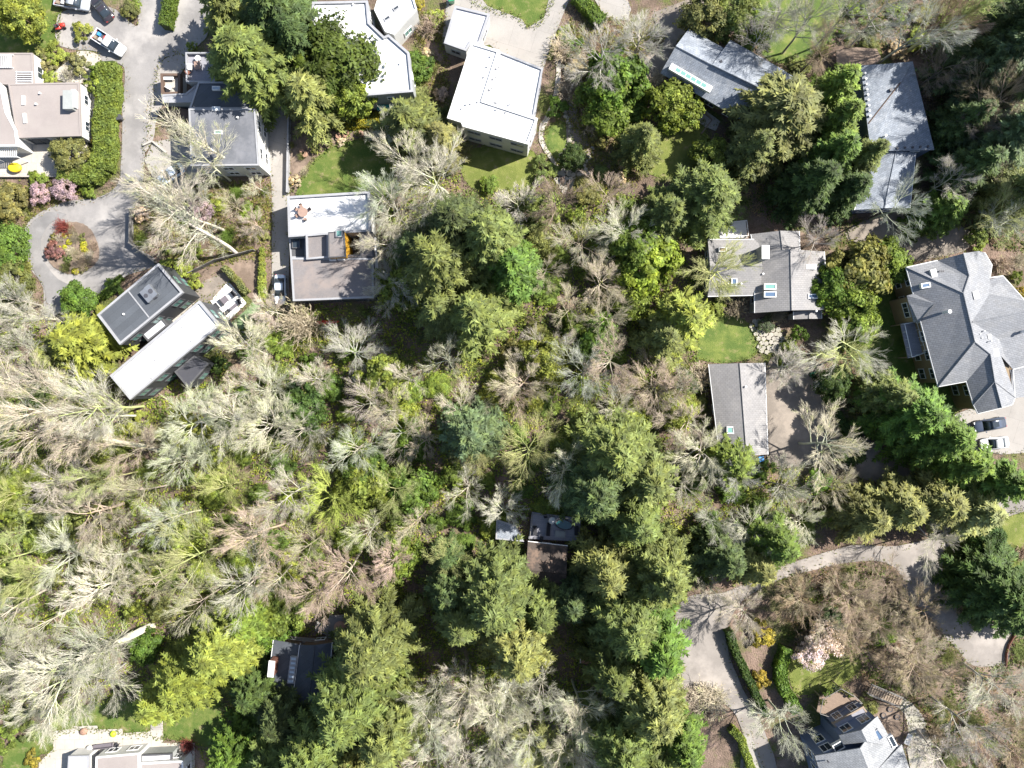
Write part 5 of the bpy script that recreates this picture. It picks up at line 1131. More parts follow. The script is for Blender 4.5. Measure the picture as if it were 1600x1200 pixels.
BROAD = [
 ('brd', 522,100,10,6.2,'deep','dense round evergreen pressed against the angular white roof',2,(.085,.115,.025)),
 ('brd', 552,150,7,3.2,'lime','smaller round evergreen at the corner of the angular house',0,None),
 ('brd', 30,22,7,3.6,'yel','yellow-green round tree on the shaded north-west lawn',2,None),
 ('brd', 107,240,4.5,2.6,'olive','olive domed tree at the corner of the paved patio',2,None),
 ('brd', 1045,162,6,3.4,'lime','bright glossy magnolia beside the slate-roofed house',1,(.17,.22,.04)),
 ('brd', 1075,175,4,2.2,'lime','small bright shrub tree at the foot of the magnolia',3,None),
 ('brd', 960,125,8,4.0,'green','green spreading tree beside the gravel approach',3,None),
 ('brd', 950,160,5,4.2,'lime','bright low tree beside the small pink shrub',1,None),
 ('brd', 640,445,9,4.2,'lime','light green tree at the east wall of the terrace house',3,None),
 ('brd', 1005,410,8,4.4,'lime','lime tree in the middle of the brown bare woodland',3,(.175,.24,.04)),
 ('brd', 985,380,10,4.0,'green','green tree behind the lime one in the bare woodland',0,None),
 ('brd', 990,460,6,3.2,'lime','small lime tree below the lime one in the bare woodland',1,None),
 ('brd', 850,560,8,3.8,'yel','yellow-green tree alone near the centre of the woodland',2,None),
 ('brd', 600,600,8,3.6,'yel','yellow-green tree below the red canoe',3,None),
 ('bare', 518,772,9,5.6,'ygreen','bright chartreuse budding tree in the middle of the western woodland',6,(.50,.52,.13)),
 ('brd', 570,755,8,4.0,'lime','lime tree leaning on the chartreuse one',1,None),
 ('brd', 645,765,6,3.4,'green','deep green laurel in a dark gap of the western woodland',3,None),
 ('brd', 625,870,6,3.0,'lime','lime broadleaf tree at the southern rim of the ravine',1,None),
 ('brd', 290,840,6,3.2,'ygreen','vivid chartreuse ivy tree among the western bare trees',1,None),
 ('brd', 295,680,5,3.2,'yel','yellow-green bush tree below the black porch',2,None),
 ('brd', 160,705,5,3.4,'lime','glossy lime laurel under the leaning pale trunk',1,None),
 ('brd', 25,770,6,4.2,'lime','lime tree mass at the west edge of the woodland',3,None),
 ('brd', 155,885,5,3.6,'olive','olive green holly among the western bare trees',2,None),
 ('brd', 90,820,5,3.6,'mid','dark green holly in shade of the western bare trees',2,None),
 ('brd', 435,945,6,4.0,'lime','lime tree north of the dark gabled house',3,None),
 ('brd', 420,985,5,3.4,'green','green tree against the timber deck of the dark gabled house',1,None),
 ('brd', 225,1010,4,2.4,'green','small green bush beside the stout pale leaning trunk',1,None),
 ('brd', 1330,465,7,3.6,'lime','lime broadleaf tree along the dark lawn of the tan house',1,None),
 ('brd', 1345,420,8,4.0,'olive','olive tree between the gravel court and skylight house',3,None),
 ('brd', 1385,410,6,3.4,'lime','lime laurel at the corner by the tan house',1,None),
 ('brd', 1300,450,7,3.2,'green','green laurel by the skylight house east wall',0,None),
 ('brd', 1340,510,6,3.2,'lime','lime laurel at the north side of the mossy bare tree',1,None),
 ('brd', 1300,600,6,2.6,'deep','dark laurel beside the mossy bare tree and gravel drive',0,None),
 ('brd', 1110,240,5,2.6,'lime','lime shrub tree on the mossy lawn of the slate-roofed house',1,None),
 ('brd', 1105,25,7,3.6,'olive','olive cloud-pruned tree north of the slate roof',2,None),
 ('brd', 1145,20,7,3.8,'mid','dark green tree north of the slate roof beside the olive one',0,None),
 ('brd', 1180,40,6,3.4,'lime','lime tree on the north lawn beyond the slate roof',1,None),
 ('brd', 1380,990,4,1.8,'lime','vivid green upright bush in the brown southern garden',2,None),
 ('brd', 1300,975,4,2.2,'blue','blue-green bush beside the white magnolia',1,None),
 ('brd', 1545,845,4,2.6,'deep','dark rounded bush on the verge above the dark cedar',0,None),
 ('brd', 8,388,5,3.6,'green','broad green yew west of the circular drive',2,None),
 ('brd', 16,440,5,3.4,'mid','green yew at the south-west of the circular drive',2,None),
 ('brd', 120,470,4,2.6,'green','green laurel at the tip of the dark-roofed wing',1,None),
 ('brd', 650,105,4,2.4,'green','small green tree in the bed between the white-roofed houses',0,None),
 ('brd', 570,740,7,3.4,'green','green tree in shade behind the chartreuse tree',0,None),
 ('brd', 470,640,7,3.8,'deep','deep green tree in the dark hollow under the terrace house',0,None),
 ('brd', 640,690,5,2.8,'green','small green tree in the central ravine',1,None),
 ('brd', 930,530,7,3.2,'green','green tree south of the brown bare woodland',3,None),
 ('brd', 905,520,5,2.6,'lime','lime tree south of the brown bare woodland',1,None),
 ('brd', 1060,640,5,2.8,'ygreen','yellow-green bush west of the long garage',2,None),
 ('brd', 985,655,5,2.8,'ygreen','yellow-green bush north of the hot tub clump',1,None),
 ('brd', 835,380,6,3.0,'olive','olive tree on the north-east edge of the central clump',2,None),
 ('brd', 840,330,6,3.0,'mid','grey-green tree north of the central clump',3,None),
 ('brd', 1430,350,4,2.2,'green','green laurel at the south end of the dotted-vent house',1,None),
 ('brd', 1325,705,5,2.4,'deep','dark laurel in the cedar shade by the gravel drive',0,None),
]
for k, x, y, h, r, t, lab, v, col in BROAD: plant(k, x, y, h, r, col or t, lab, None, v, name='budding_tree' if k == 'bare' else None)
ADJ_S = dict(pink='tan', brown='brown', olive='olive', mid='green')
# ---------------------------------------------------------------- garden shrubs
GARDEN = [
 ('shr',60,88,1.3,1.5,'olive','olive shrub at the pergola corner of the taupe house'),('shr',88,84,1.5,1.9,'yel','yellow-green shrub in the taupe house front bed'),('shr',65,101,1.3,1.3,'cream','cream-leaved shrub in the taupe house front bed'),
 ('shr',120,98,1.5,1.4,'cream','pale cream shrub beside the front walkway'),('shr',128,107,1.4,1.3,'cream','second cream shrub against the front walkway'),('shr',78,123,1.2,1.4,'ygreen','chartreuse dome at the taupe house entry'),
 ('twg',108,116,1.3,1.3,'grey','grey twiggy shrub beside the front walkway'),('shr',130,52,1.5,1.7,'yel','yellow-green shrub beside the white pickup'),('shr',205,15,1.6,1.7,'olive','olive shrub on the lane planting wedge'),('shr',212,10,1.3,1.2,'lime','lime shrub on the lane planting wedge'),
 ('shr',152,135,2.2,1.7,'ygreen','chartreuse rounded shrub against the long hedge'),('shr',155,115,1.9,1.4,'lime','lime shrub at the head of the long hedge'),('shr',158,215,1.6,1.5,'gold','golden shrub on the inner side of the long hedge'),
 ('shr',60,284,1.2,1.7,'lime','low lime shrub under the patio wall'),('bls',100,296,2.6,2.0,'pinkf','pink flowering shrub below the patio wall'),('bls',62,302,2.4,1.7,'pinkf','pink flowering shrub at the west below the patio wall'),('bls',310,330,3.0,2.2,(.5,.4,.46),'mauve flowering shrub under the leaning pale tree'),
 ('brd',10,315,3,2.6,'olive','olive bush at the western edge above the yew'),('shr',301,75,2.0,.9,'ygreen','slim chartreuse conifer bush at the roof deck corner'),
 ('shr',140,295,1.3,1.4,'lime','low lime shrub where the long hedge ends'),
 ('twg',100,355,1.4,1.8,'red','reddish bare shrub on the planted island edge'),('shr',86,392,1.6,1.6,(.26,.13,.11),'rust-red shrub on the planted island'),('twg',130,410,1.2,2.0,'brown','brown bare shrub on the planted island'),
 ('shr',305,440,1.4,1.3,'yel','yellow-green shrub in the gravel court of the modern house'),('shr',275,415,1.6,2.6,'ygreen','mossy bright shrub behind the dark-roofed wing'),('shr',178,450,1.3,1.6,'green','low green hedge shrub at the drive edge of the modern house'),
 ('twg',880,80,2.0,3.2,'pink','russet bare shrub beside the row of clipped domes'),('twg',890,140,2.0,3.0,'brown','dark brown bare shrub between walkway and gravel path'),('twg',930,185,2.0,3.2,'pink','russet bare shrub east of the gravel path'),
 ('bls',990,147,2.4,1.5,(.42,.28,.33),'dusky pink shrub beside the magnolia'),('twg',1025,130,2.2,2.6,'pink','brown bare shrub behind the magnolia'),('shr',870,170,1.6,1.8,'green','green shrub beside the long walkway'),('shr',850,265,1.8,2.2,'mid','green shrub above the flagstone terrace'),
 ('twg',670,42,2.0,2.2,'pink','brown bare shrub between the white-roofed houses'),('shr',680,30,1.4,1.6,'ygreen','chartreuse shrub by the green bin'),('shr',640,12,1.2,1.0,'gold','golden flowering shrub at the angular house corner'),('twg',655,150,1.6,1.8,'mossy','mossy shrub against the angular house side'),
 ('shr',765,288,1.6,1.6,'lime','lime shrub on the lawn below the stepped white house'),('twg',1150,480,2.4,2.6,'brown','bronze bare shrub at the corner of the lush lawn'),('shr',1120,480,1.6,1.6,'ygreen','golden green shrub on the edge of the lush lawn'),('twg',1215,492,1.4,1.7,'brown','bronze bare shrub under the skylight house south gable'),
 ('shr',1247,522,2.4,1.4,'green','clipped green column by the flagstone patio'),('shr',1232,552,2.0,2.0,'lime','rounded lime shrub by the flagstone patio'),('shr',1196,508,1.4,1.4,'blue','blue-green shrub at the skylight house wall'),
 ('twg',1568,412,2.0,2.2,'pink','rounded tan bare shrub north-east of the tan house'),('twg',1592,408,2.0,1.8,'pink','second tan bare shrub in the tan house garden'),('shr',1587,433,1.4,1.0,'lime','clipped green dome in the tan house garden'),('shr',1592,456,1.2,.9,'gold','golden dome in the tan house garden'),
 ('twg',1265,1000,2.2,3.0,'brown','brown bare shrub beside the white magnolia'),('shr',1185,1062,1.8,1.6,'gold','golden yellow forsythia beside the clipped ivy hedge'),('bls',1288,996,5.0,3.0,'white','white blossoming magnolia in the southern garden'),('bls',1268,1022,4.2,2.4,'white','second white blossoming magnolia at the edge of the mossy lawn'),
 ('shr',1190,990,1.8,2.0,'gold','orange-gold shrub at the lane bend'),('twg',1110,1090,1.8,4.2,'pink','pinkish brush at the lane turning area'),('twg',1080,1090,1.5,3.0,'pink','small pinkish brush by the conifers at the turning area'),
 ('shr',52,1185,1.2,1.3,'gold','golden clipped shrub at the patio house corner'),('shr',10,1150,2.0,2.6,'lime','lime shrub at the south-west lawn corner'),('shr',35,1130,1.6,2.4,'mid','green shrub above the south-west lawn'),('twg',295,1165,1.6,1.6,'red','reddish shrub at the end of the patio house'),
 ('shr',1356,1100,1.2,1.6,'olive','olive shrub at the top of the raised deck'),('shr',1505,825,1.4,1.6,'mid','green shrub on the verge of the lane'),('twg',1600,865,1.6,2.0,'brown','brown shrub at the eastern verge'),('shr',1400,415,1.6,1.8,'ygreen','chartreuse laurel at the tan house north corner'),
 ('twg',470,505,4.0,4.4,'pink','large pinkish brown bare shrub below the pale blue sedan'),('twg',1090,590,3.0,3.0,'pink','mauve-brown bare shrub above the long garage'),('shr',1480,345,1.6,1.6,'green','green shrub on the gravel court verge'),
 ('shr',1525,375,1.5,1.9,'lime','lime shrub north of the tan house gable'),('brd',895,245,4,2.0,'deep','dark bush by the rocks of the gravel path'),
]
for k, x, y, h, r, t, lab in GARDEN: plant(k, x, y, h, r, t, lab)
for i, (x, y, k, t, r) in enumerate(((95,372,'twg','pink',1.0),(118,372,'twg','brown',1.2),(128,372,'shr','olive',.7),(112,392,'twg','pink',1.1),(106,404,'shr','mid',.8),(120,398,'twg','brown',1.0),(140,400,'twg','pink',1.1),(104,418,'twg','olive',1.2),(130,420,'shr','olive',.8),(146,385,'twg','brown',1.1),(84,372,'shr','olive',.7),(112,360,'twg','brown',1.1))):
    plant(k, x, y, r*.8, r, t, f'low {ADJ_S[t]} {"twiggy" if k == "twg" else "leafy"} shrub among golden shrubs on the planted island', 'low shrubs of the planted island')
for x, y, t, r in ((1290,1082,'green',.6),(1297,1078,'lime',.5),(1304,1074,'blue',.6),(1312,1074,'olive',.6),(1320,1078,'cream',.5),(1327,1084,'lime',.5),(1284,1095,'mid',.5)):
    o = plant('shr', x, y, .8, r, t, 'potted leafy plant along the edge of the raised timber deck', 'potted plants on the raised deck', name='potted_plant'); p = P(x, y, 2.4); o.location = (p.x, p.y, 2.4)
for i, (x, y, r) in enumerate(((100,368,.42),(111,368,.42),(108,378,.45),(101,386,.35),(131,382,.5),(130,388,.5),(136,393,.4),(125,405,.35),(136,405,.3),(118,423,.55),(92,388,.4),(85,395,.35))):
    plant('top', x, y, r*1.3, r, (.38, .37, .04), 'small golden clipped shrub on the planted island of the circular drive', 'golden shrubs on the planted island')
for i in range(11): plant('top', 409 + (i % 2) - .05*i, 390 + i*7.6, 1.3, .42 + .25*min(i, 7)/7, 'ygreen', 'small clipped chartreuse shrub in the row beside the narrow drive', 'clipped row beside the narrow drive')
for x, y, r in ((878,46,.45),(874,51,.35),(878,56,.4),(872,57,.35),(881,62,.7),(867,74,.55),(887,74,.7),(884,86,.75),(863,84,.5),(860,89,.45),(886,44,.5),(888,65,.4)): plant('top', x, y, r*1.3, r, 'ygreen' if r < .6 else 'lime', 'clipped dome shrub along the walkway by the concrete court', 'clipped domes by the concrete court')
# ---------------------------------------------------------------- hedges
def hedge(label, px, wid, h, tint, ls=.09, dens=110, name='hedge'):
    r = np.random.RandomState(len(label)*7 + len(px)); pts = [np.array(P(*p)[:2]) for p in px]; Cs = []; Ns = []
    core = MB(); c0 = pts[0]; o = thing(name, label, 'hedge', (c0[0], c0[1], 0))
    for i in range(len(pts) - 1):
        a, b = pts[i], pts[i+1]; d = b - a; L = np.linalg.norm(d); d /= L; s = np.array([-d[1], d[0]]); m = (a + b)/2
        core.box((m[0], m[1], h*.46), (L + wid*.3, wid*.82, h*.9), math.atan2(d[1], d[0]))
        for face in (0, 1, 2):
            n = int(dens*L*(wid if face == 0 else h)); t = r.uniform(-.2, L + .2, n); q = r.uniform(-.5, .5, n); bump = .12*np.sin(t*2.1 + i) + .1*r.randn(n)
            if face == 0: xy = a + d*t[:, None] + s*(q*wid)[:, None]; z = h + bump - .25*np.abs(q*2)**4; nn = np.tile([0, 0, 1.0], (n, 1))
            else:
                sg = 1 if face == 1 else -1; xy = a + d*t[:, None] + s*((sg*wid*.5) + bump*.7)[:, None]; z = (q + .5)*h; nn = np.tile([s[0]*sg, s[1]*sg, .3], (n, 1))
            Cs.append(np.c_[xy - c0, z]); Ns.append(nn)
    C = np.concatenate(Cs); N = unit(np.concatenate(Ns) + r.normal(size=(len(C), 3))*.5); u = unit(np.cross(N, rand_dirs(r, len(C)))); v = np.cross(N, u); sz = ls*r.uniform(.6, 1.5, (len(C), 1))
    col = jit(TINT[tint] if isinstance(tint, str) else tint)
    f = link('foliage', save('foliage', [leaves(C, u*sz*1.2, v*sz*.8)], M['leaf']), None, o); f.color = col
    k = core.build('branch_core', M['hedge_core'], o)
hedge('long clipped yellow-green hedge along the west side of the driveway', [(175,108),(178,150),(170,200),(172,240),(165,265),(150,278),(105,272)], 3.0, 2.2, 'lime', .13, 110)
hedge('tall green hedge between the two lanes at the north edge', [(272,-8),(270,20),(265,46)], 1.6, 2.2, 'green')
hedge('narrow clipped hedge beside the white patio of the modern house', [(354,420),(372,438),(388,458)], .8, 1.5, (.20,.23,.09))
hedge('dark ivy hedge curving along the lane at the turning area', [(1135,982),(1142,1005),(1158,1040),(1175,1075),(1192,1110)], 1.0, 2.0, 'deep')
hedge('clipped green hedge around the mossy lawn of the southern garden', [(1225,1010),(1215,1040),(1218,1065),(1232,1090),(1240,1105)], 1.6, 1.8, 'green', .14)
hedge('yellow-green hedge beside the concrete drive at the south edge', [(1140,1135),(1155,1150),(1165,1180),(1178,1210)], 1.0, 1.6, 'ygreen')
hedge('clipped dark green hedge by the pale concrete approach', [(900,0),(918,18),(938,38)], 1.9, 1.8, 'green')
hedge('low golden-green hedge below the angular white-roofed house', [(535,195),(560,190),(600,188)], 2.2, .8, (.26,.24,.03))
hedge('low green hedge on the drive edge by the dark-roofed wing', [(160,465),(192,434)], .8, .9, 'green')
hedge('ivy-covered bank on the shaded drive beside the dark cedar row', [(1292,620),(1310,660),(1350,700)], 1.6, 1.0, 'deep')
# ---------------------------------------------------------------- single bare trees with a place of their own
SOLO = [
 (285,325,24,6.4,'pale','pale leafless tree leaning over the walled garden toward the circular drive',3),
 (310,215,19,5.6,'pale','pale leafless tree spreading over the roof of the roof deck house',5),
 (255,285,15,4.4,'pale','pale leafless tree above the car forecourt',1),
 (60,645,26,6.6,'pale','tall pale tree with long bare trunk leaning west from the lime laurel',2),
 (140,640,24,5.4,'pale','pale tree with mossy limbs west of the white-roofed wing',4),
 (90,1050,22,8.2,'pale','huge pale-twigged tree on the stout leaning trunk above the patio lawn',3),
 (1330,540,9,6.8,'mossy','broad mossy-limbed bare tree between the flagstone patio and the tan house deck',1),
 (1318,562,8,5.0,'mossy','smaller mossy companion tree beside the broad mossy-limbed tree by the flagstone patio',1),
 (945,85,15,5.6,'grey','grey leafless tree beside the pale concrete approach',1),
 (1000,60,13,4.4,'grey','grey leafless tree overhanging the gravel approach',6),
 (1120,420,13,5.4,'mossy','mossy twiggy tree overhanging the skylight house west gable',3),
 (600,200,10,3.4,'grey','small grey bare tree above the shaded lawn',6),
 (690,275,16,6.6,'pale','broad pale bare tree above the east end of the shaded lawn',3),
 (640,260,16,6.0,'pale','broad pale bare tree overhanging the shaded lawn',5),
 (620,330,15,5.4,'pale','pale bare tree with boughs over the white roof terrace',1),
 (1390,20,20,5.4,'grey','grey leafless tree north of the pink timber deck',1),
 (1440,40,20,5.4,'grey','grey leafless tree in the northern wood beyond the dotted-vent house',0),
 (1330,10,20,4.6,'grey','grey leafless tree with trunk leaning over the lush north lawn',2),
 (1490,20,18,4.6,'brown','brown leafless tree at the northern wood edge',4),
 (1560,160,18,5.0,'brown','brown leafless tree among the blue-green firs',4),
 (1400,300,13,5.2,'grey','grey leafless tree brushing the lower wing of the dotted-vent house',5),
 (1560,340,13,4.6,'mossy','mossy leafless tree by the gravel court',0),
 (1285,700,14,5.6,'pale','pale leafless tree at the end of the long garage drive',3),
 (1470,845,11,5.0,'grey','grey leafless tree arching over the lane',5),
 (1230,1130,13,5.0,'grey','grey leafless tree covering the west wall of the blue gabled house',1),
 (1450,960,10,4.0,'brown','brown twiggy tree by the parking pad',6),
 (1430,1030,12,5.2,'brown','thin brown tree in the middle of the southern garden',3),
 (1330,930,11,5.4,'brown','thin brown tree on the inner verge of the lane',1),
 (1255,940,9,3.8,'brown','thin brown tree west of the inner verge',6),
 (1510,1130,15,6.6,'grey','spreading grey tree at the foot of the southern garden',5),
 (1560,1070,14,5.6,'grey','grey leafless tree below the parking pad',0),
 (1480,1180,13,5.6,'grey','grey leafless tree by the stone terrace',3),
 (1580,1170,14,5.6,'brown','brown leafless tree in the south-east corner',1),
 (1378,975,9,3.4,'brown','thin brown tree north-east of the white magnolia',4),
 (1170,960,10,4.0,'grey','grey leafless tree by the curving ivy hedge',6),
 (1110,920,9,3.0,'grey','small grey tree at the lane end',0),
 (602,385,14,4.6,'pale','pale bare tree against the east wall of the terrace house beside the light well',1),
 (606,305,15,4.6,'pale','pale bare tree at the north-east corner of the white roof terrace',3),
 (612,440,13,4.2,'grey','grey bare tree shading the dark felt roof of the terrace house',6),
 (1288,372,12,4.2,'grey','grey bare tree behind the north-east corner of the skylight house',5),
 (1222,20,15,4.8,'grey','grey bare tree on the lush lawn north of the slate roof',2),
 (1262,35,16,4.8,'grey','tall grey bare tree on the lush lawn near the pink deck',4),
 (1285,75,14,4.4,'brown','brown bare tree between the lush lawn and the drooping olive fir',0),
 (1228,572,10,3.4,'grey','grey bare tree at the head of the gravel drive by the long garage',6),
 (1180,70,12,3.6,'grey','thin grey bare tree at the north eave of the slate roof',2),
]
for x, y, h, r, t, lab, v in SOLO: plant('bare', x, y, h, r, 'grey' if lab.startswith('broad mossy-limbed') else t, lab, None, v, 'mossy' if 'mossy' in lab else None)
# stout leaning trunks that show between the crowns
def leaning_trunk(label, a, b, zb, r0, tint='pale'):
    p, q = P(*a), P(*b, zb); o = thing('leaning_trunk', label, 'trunk', p)
    n = 7; segs = []; pts = []
    for i in range(n + 1):
        t = i/n; c = p.lerp(q, t) + Vector((math.sin(t*5)*.25, math.cos(t*4)*.2, math.sin(t*3.14)*1.2)); c -= p; pts.append(c)
    pts[0] = Vector((0, 0, -.1))
    for i in range(n): segs.append((*pts[i], *pts[i+1], r0*(1 - .6*i/n), r0*(1 - .6*(i+1)/n)))
    m = link('bole', save('bole', [tubes(segs, 8)], M['twig']), None, o); m.color = jit(TINT[tint]); lim = []
    rr = random.Random(len(label))
    for i in range(3, n + 1):
        for k in range(5):
            d = Vector((rr.uniform(-1, 1), rr.uniform(-1, 1), rr.uniform(.1, 1))).normalized() + (pts[n] - pts[0]).normalized()*.9; c = pts[i]
            for s in range(5):
                d = (d + Vector((rr.uniform(-.3, .3), rr.uniform(-.3, .3), .1))).normalized(); e = c + d*.8; lim.append((*c, *e, .07 - .011*s, .06 - .011*s)); 
                for _ in range(3):
                    f = (d + Vector((rr.uniform(-1, 1), rr.uniform(-1, 1), rr.uniform(-.2, .8)))*.7).normalized(); g = e + f*.9; lim.append((*e, *g, .03, .02))
                    for _ in range(2): g2 = g + (f + Vector((rr.uniform(-1, 1), rr.uniform(-1, 1), rr.uniform(-.2, .8)))*.6).normalized()*.7; lim.append((*g, *g2, .02, .014))
                c = e
    m = link('limbs', save('limbs', [tubes(lim, 3)], M['twig']), None, o); m.color = jit(TINT[tint])
leaning_trunk('long pale trunk leaning west above the glossy lime laurel', (248,704), (95,665), 13, .38)
leaning_trunk('stout pale trunk leaning west below the western woodland', (238,978), (120,1030), 11, .62)
leaning_trunk('pale trunk leaning out of the walled garden', (372,398), (265,325), 16, .3)
leaning_trunk('slender pale trunk with forked limbs leaning over the roof deck house', (392,278), (275,195), 13, .22)
leaning_trunk('mossy trunk leaning above the north wood toward the pink deck', (1415,82), (1540,5), 15, .3, 'mossy')
# ---------------------------------------------------------------- woodland of bare trees, region by region
def blocked(x, y, m=0.0):
    return any(inside((x, y), p) for p in FOOT) or any(inside((x, y), p) for p in PAVED) or any(inside((x, y), p) for p in LAWN)
LAND = [(255,520,'below the modern house'),(250,705,'by the leaning trunk over the lime laurel'),(290,840,'near the vivid chartreuse ivy tree'),(520,770,'beside the bright chartreuse tree'),(645,765,'near the deep green laurel'),(25,770,'by the lime tree mass'),(155,885,'near the olive holly'),(90,820,'near the dark green holly'),(295,680,'by the bush below the black porch'),(238,980,'by the stout leaning trunk'),(340,1000,'above the yellow-green cedar row'),(435,945,'by the lime tree above the dark gabled house'),(625,870,'by the lime tree at the ravine rim'),(737,675,'near the isolated blue-green conifer'),(600,600,'by the yellow-green tree below the red canoe'),(470,640,'by the deep green tree in the dark hollow'),(470,505,'by the large pinkish bare shrub'),(850,560,'near the lone yellow-green tree'),(840,820,'by the hot tub deck'),(775,925,'above the pale-tipped fir'),(955,700,'near the fir above the hot tub'),(905,520,'near the lime tree of the brown wood'),(1005,410,'around the lime tree of the brown wood'),(840,330,'near the grey-green tree by the central firs'),(800,425,'on the east edge of the central firs'),(745,495,'below the central firs'),(1065,500,'by the cedar beside the lush lawn'),(1060,640,'west of the long garage'),(1140,720,'by the bright cedar below the long garage'),(1205,845,'by the green fir beside the lane'),(1345,805,'beside the lane-side spruces'),(1125,865,'by the dark fir at the lane'),(985,655,'by the yellow-green bush above the hot tub firs'),(1285,720,'at the end of the gravel drive'),(690,275,'above the shaded lawn'),(880,280,'below the flagstone terrace'),(1000,225,'near the conical fir'),(740,1080,'below the pale-tipped fir'),(860,1060,'by the small shed'),(680,1150,'east of the largest southern fir'),(90,1050,'by the huge pale tree above the patio lawn'),(40,1120,'above the south-west lawn'),(130,535,'by the yellow-green cedar at the modern house'),(30,520,'beyond the circular drive'),(400,900,'on the slope above the dark gabled house'),(500,880,'on the ravine slope'),(380,620,'south-east of the modern house'),(150,640,'west of the white-roofed wing'),(1530,100,'by the blue-green fir'),(1560,215,'by the spreading blue-green fir'),(1590,300,'by the eastern olive fir'),(1280,1000,'by the white magnolia'),(1380,990,'by the vivid green upright bush'),(1520,1010,'by the parking pad'),(1385,1080,'by the garden stair'),(1330,920,'on the inner verge of the lane'),(1480,1130,'by the spreading grey tree'),(1580,1170,'in the south-east corner'),(380,340,'west of the narrow drive'),(250,350,'by the timber fence of the circular drive'),(300,390,'in the walled garden'),(670,120,'between the white-roofed houses'),(530,210,'in the curved bed with pots'),(470,270,'beside the shaded lawn'),(950,120,'by the green tree of the gravel approach'),(930,200,'east of the gravel path'),(1250,60,'on the north lawn'),(1380,60,'north of the pink deck'),(1450,60,'in the north wood')]
def near(x, y): return min(LAND, key=lambda q: (q[0] - x)**2 + (q[1] - y)**2)[2]
ADJ = dict(pale='pale cream', grey='grey', pink='pinkish tan', mossy='mossy', brown='brown', dim='dull brown', lime='lime', mid='green', olive='olive', ygreen='chartreuse', green='bright green', deep='dark green', red='reddish')
def wood(label, group, poly, gap, hs, rs, tints, seed, most=60):
    r = random.Random(seed); xs = [p[0] for p in poly]; ys = [p[1] for p in poly]; got = []; tries = 0
    while len(got) < most and tries < 4000:
        tries += 1; x, y = r.uniform(min(xs), max(xs)), r.uniform(min(ys), max(ys))
        if not inside((x, y), poly) or any((x - a)**2 + (y - b)**2 < gap*gap for a, b in got): continue
        if 790 < x < 930 and 755 < y < 870: continue
        if inside((x, y), [(765,655),(800,620),(860,600),(935,612),(945,650),(900,672),(850,694),(790,704)]): continue
        h = r.uniform(*hs); c = P(x, y, h*.66)
        if blocked(c.x, c.y): continue
        rr = r.uniform(*rs); t = r.choice(tints); size = 'broad' if rr > (rs[0] + rs[1])/2 else 'slim'
        got.append((x, y)); plant('bare', x, y, h, rr, t, f'{size} {ADJ[t]} leafless tree {near(x, y)}', 'leafless trees of the woodland')
W1 = [(-20,590),(60,590),(165,620),(240,660),(330,640),(400,600),(440,680),(460,780),(440,870),(380,930),(250,960),(120,930),(-20,960)]
wood('pale leafless tree of the western woodland below the modern house', 'pale trees of the western woodland', W1, 62, (9, 20), (3.2, 6.2), ['pale','pale','pale','mossy','pink'], 1, 95)
W1b = [(-20,960),(120,990),(180,1060),(140,1110),(40,1120),(-20,1110)]
wood('pale leafless tree above the south-west lawn', 'pale trees above the south-west lawn', W1b, 52, (12, 17), (3.6, 5), ['pale','grey'], 2, 8)
W2 = [(330,570),(420,480),(460,560),(560,520),(640,570),(700,560),(680,640),(640,660),(600,720),(480,700),(420,620)]
wood('leafless tree in the hollow south of the terrace house', 'leafless trees south of the terrace house', W2, 62, (8, 17), (2.8, 5.4), ['pale','pale','mossy','grey'], 3, 32)
W3 = [(600,640),(700,640),(760,600),(880,640),(890,720),(870,800),(820,800),(770,850),(640,900),(480,930),(400,900),(480,850),(600,820)]
wood('tan leafless tree on the ravine slope west of the hot tub deck', 'tan trees west of the hot tub deck', W3, 61, (8, 17), (3.0, 5.6), ['pale','pink','pink','mossy','pale'], 4, 50)
W4 = [(780,300),(860,290),(960,290),(1000,330),(960,400),(920,470),(1000,520),(1030,580),(1080,600),(1060,650),(960,640),(860,640),(760,590),(850,500),(840,420)]
wood('brown leafless tree in the wood between the central firs and the skylight house', 'brown trees between the central firs and skylight house', W4, 56, (8, 16), (2.8, 5.2), ['pink','brown','grey','pale','pink'], 5, 62)
W5 = [(1030,600),(1100,590),(1115,690),(1180,730),(1300,740),(1320,800),(1260,860),(1160,870),(1090,820),(1050,740)]
wood('pale leafless tree between the long garage and the curved lane', 'pale trees between garage and lane', W5, 52, (8, 15), (3.0, 5.4), ['pale','pale','grey','pink'], 6, 36)
W6 = [(660,1090),(740,1060),(860,1080),(910,1100),(900,1220),(640,1220)]
wood('mossy cream leafless tree among the southern firs', 'mossy cream trees among the southern firs', W6, 44, (14, 19), (4.0, 5.6), ['pale','mossy','pale'], 7, 20)
W7 = [(1470,30),(1600,10),(1600,400),(1560,380),(1480,300),(1470,120)]
wood('brown leafless tree in the eastern fir wood', 'brown trees in the eastern fir wood', W7, 62, (12, 17), (3.2, 4.4), ['brown','dim','grey'], 8, 9)
W8 = [(1230,900),(1380,890),(1420,960),(1500,1060),(1420,1060),(1330,1010),(1240,960)]
wood('thin brown leafless tree in the southern garden', 'thin brown trees of the southern garden', W8, 48, (7, 10), (2.6, 3.8), ['brown','brown','pink'], 9, 12)
W9 = [(330,270),(420,290),(420,370),(330,390),(290,350)]
wood('thin leafless tree in the walled garden west of the narrow drive', 'thin trees in the walled garden', W9, 42, (6, 9), (2.0, 3.2), ['pale','pink'], 10, 6)
W10 = [(0,440),(60,460),(90,500),(80,600),(0,600)]
wood('pale leafless tree beyond the southern end of the circular drive', 'pale trees beyond the circular drive', W10, 44, (11, 15), (2.8, 4.2), ['pale','grey'], 12, 8)
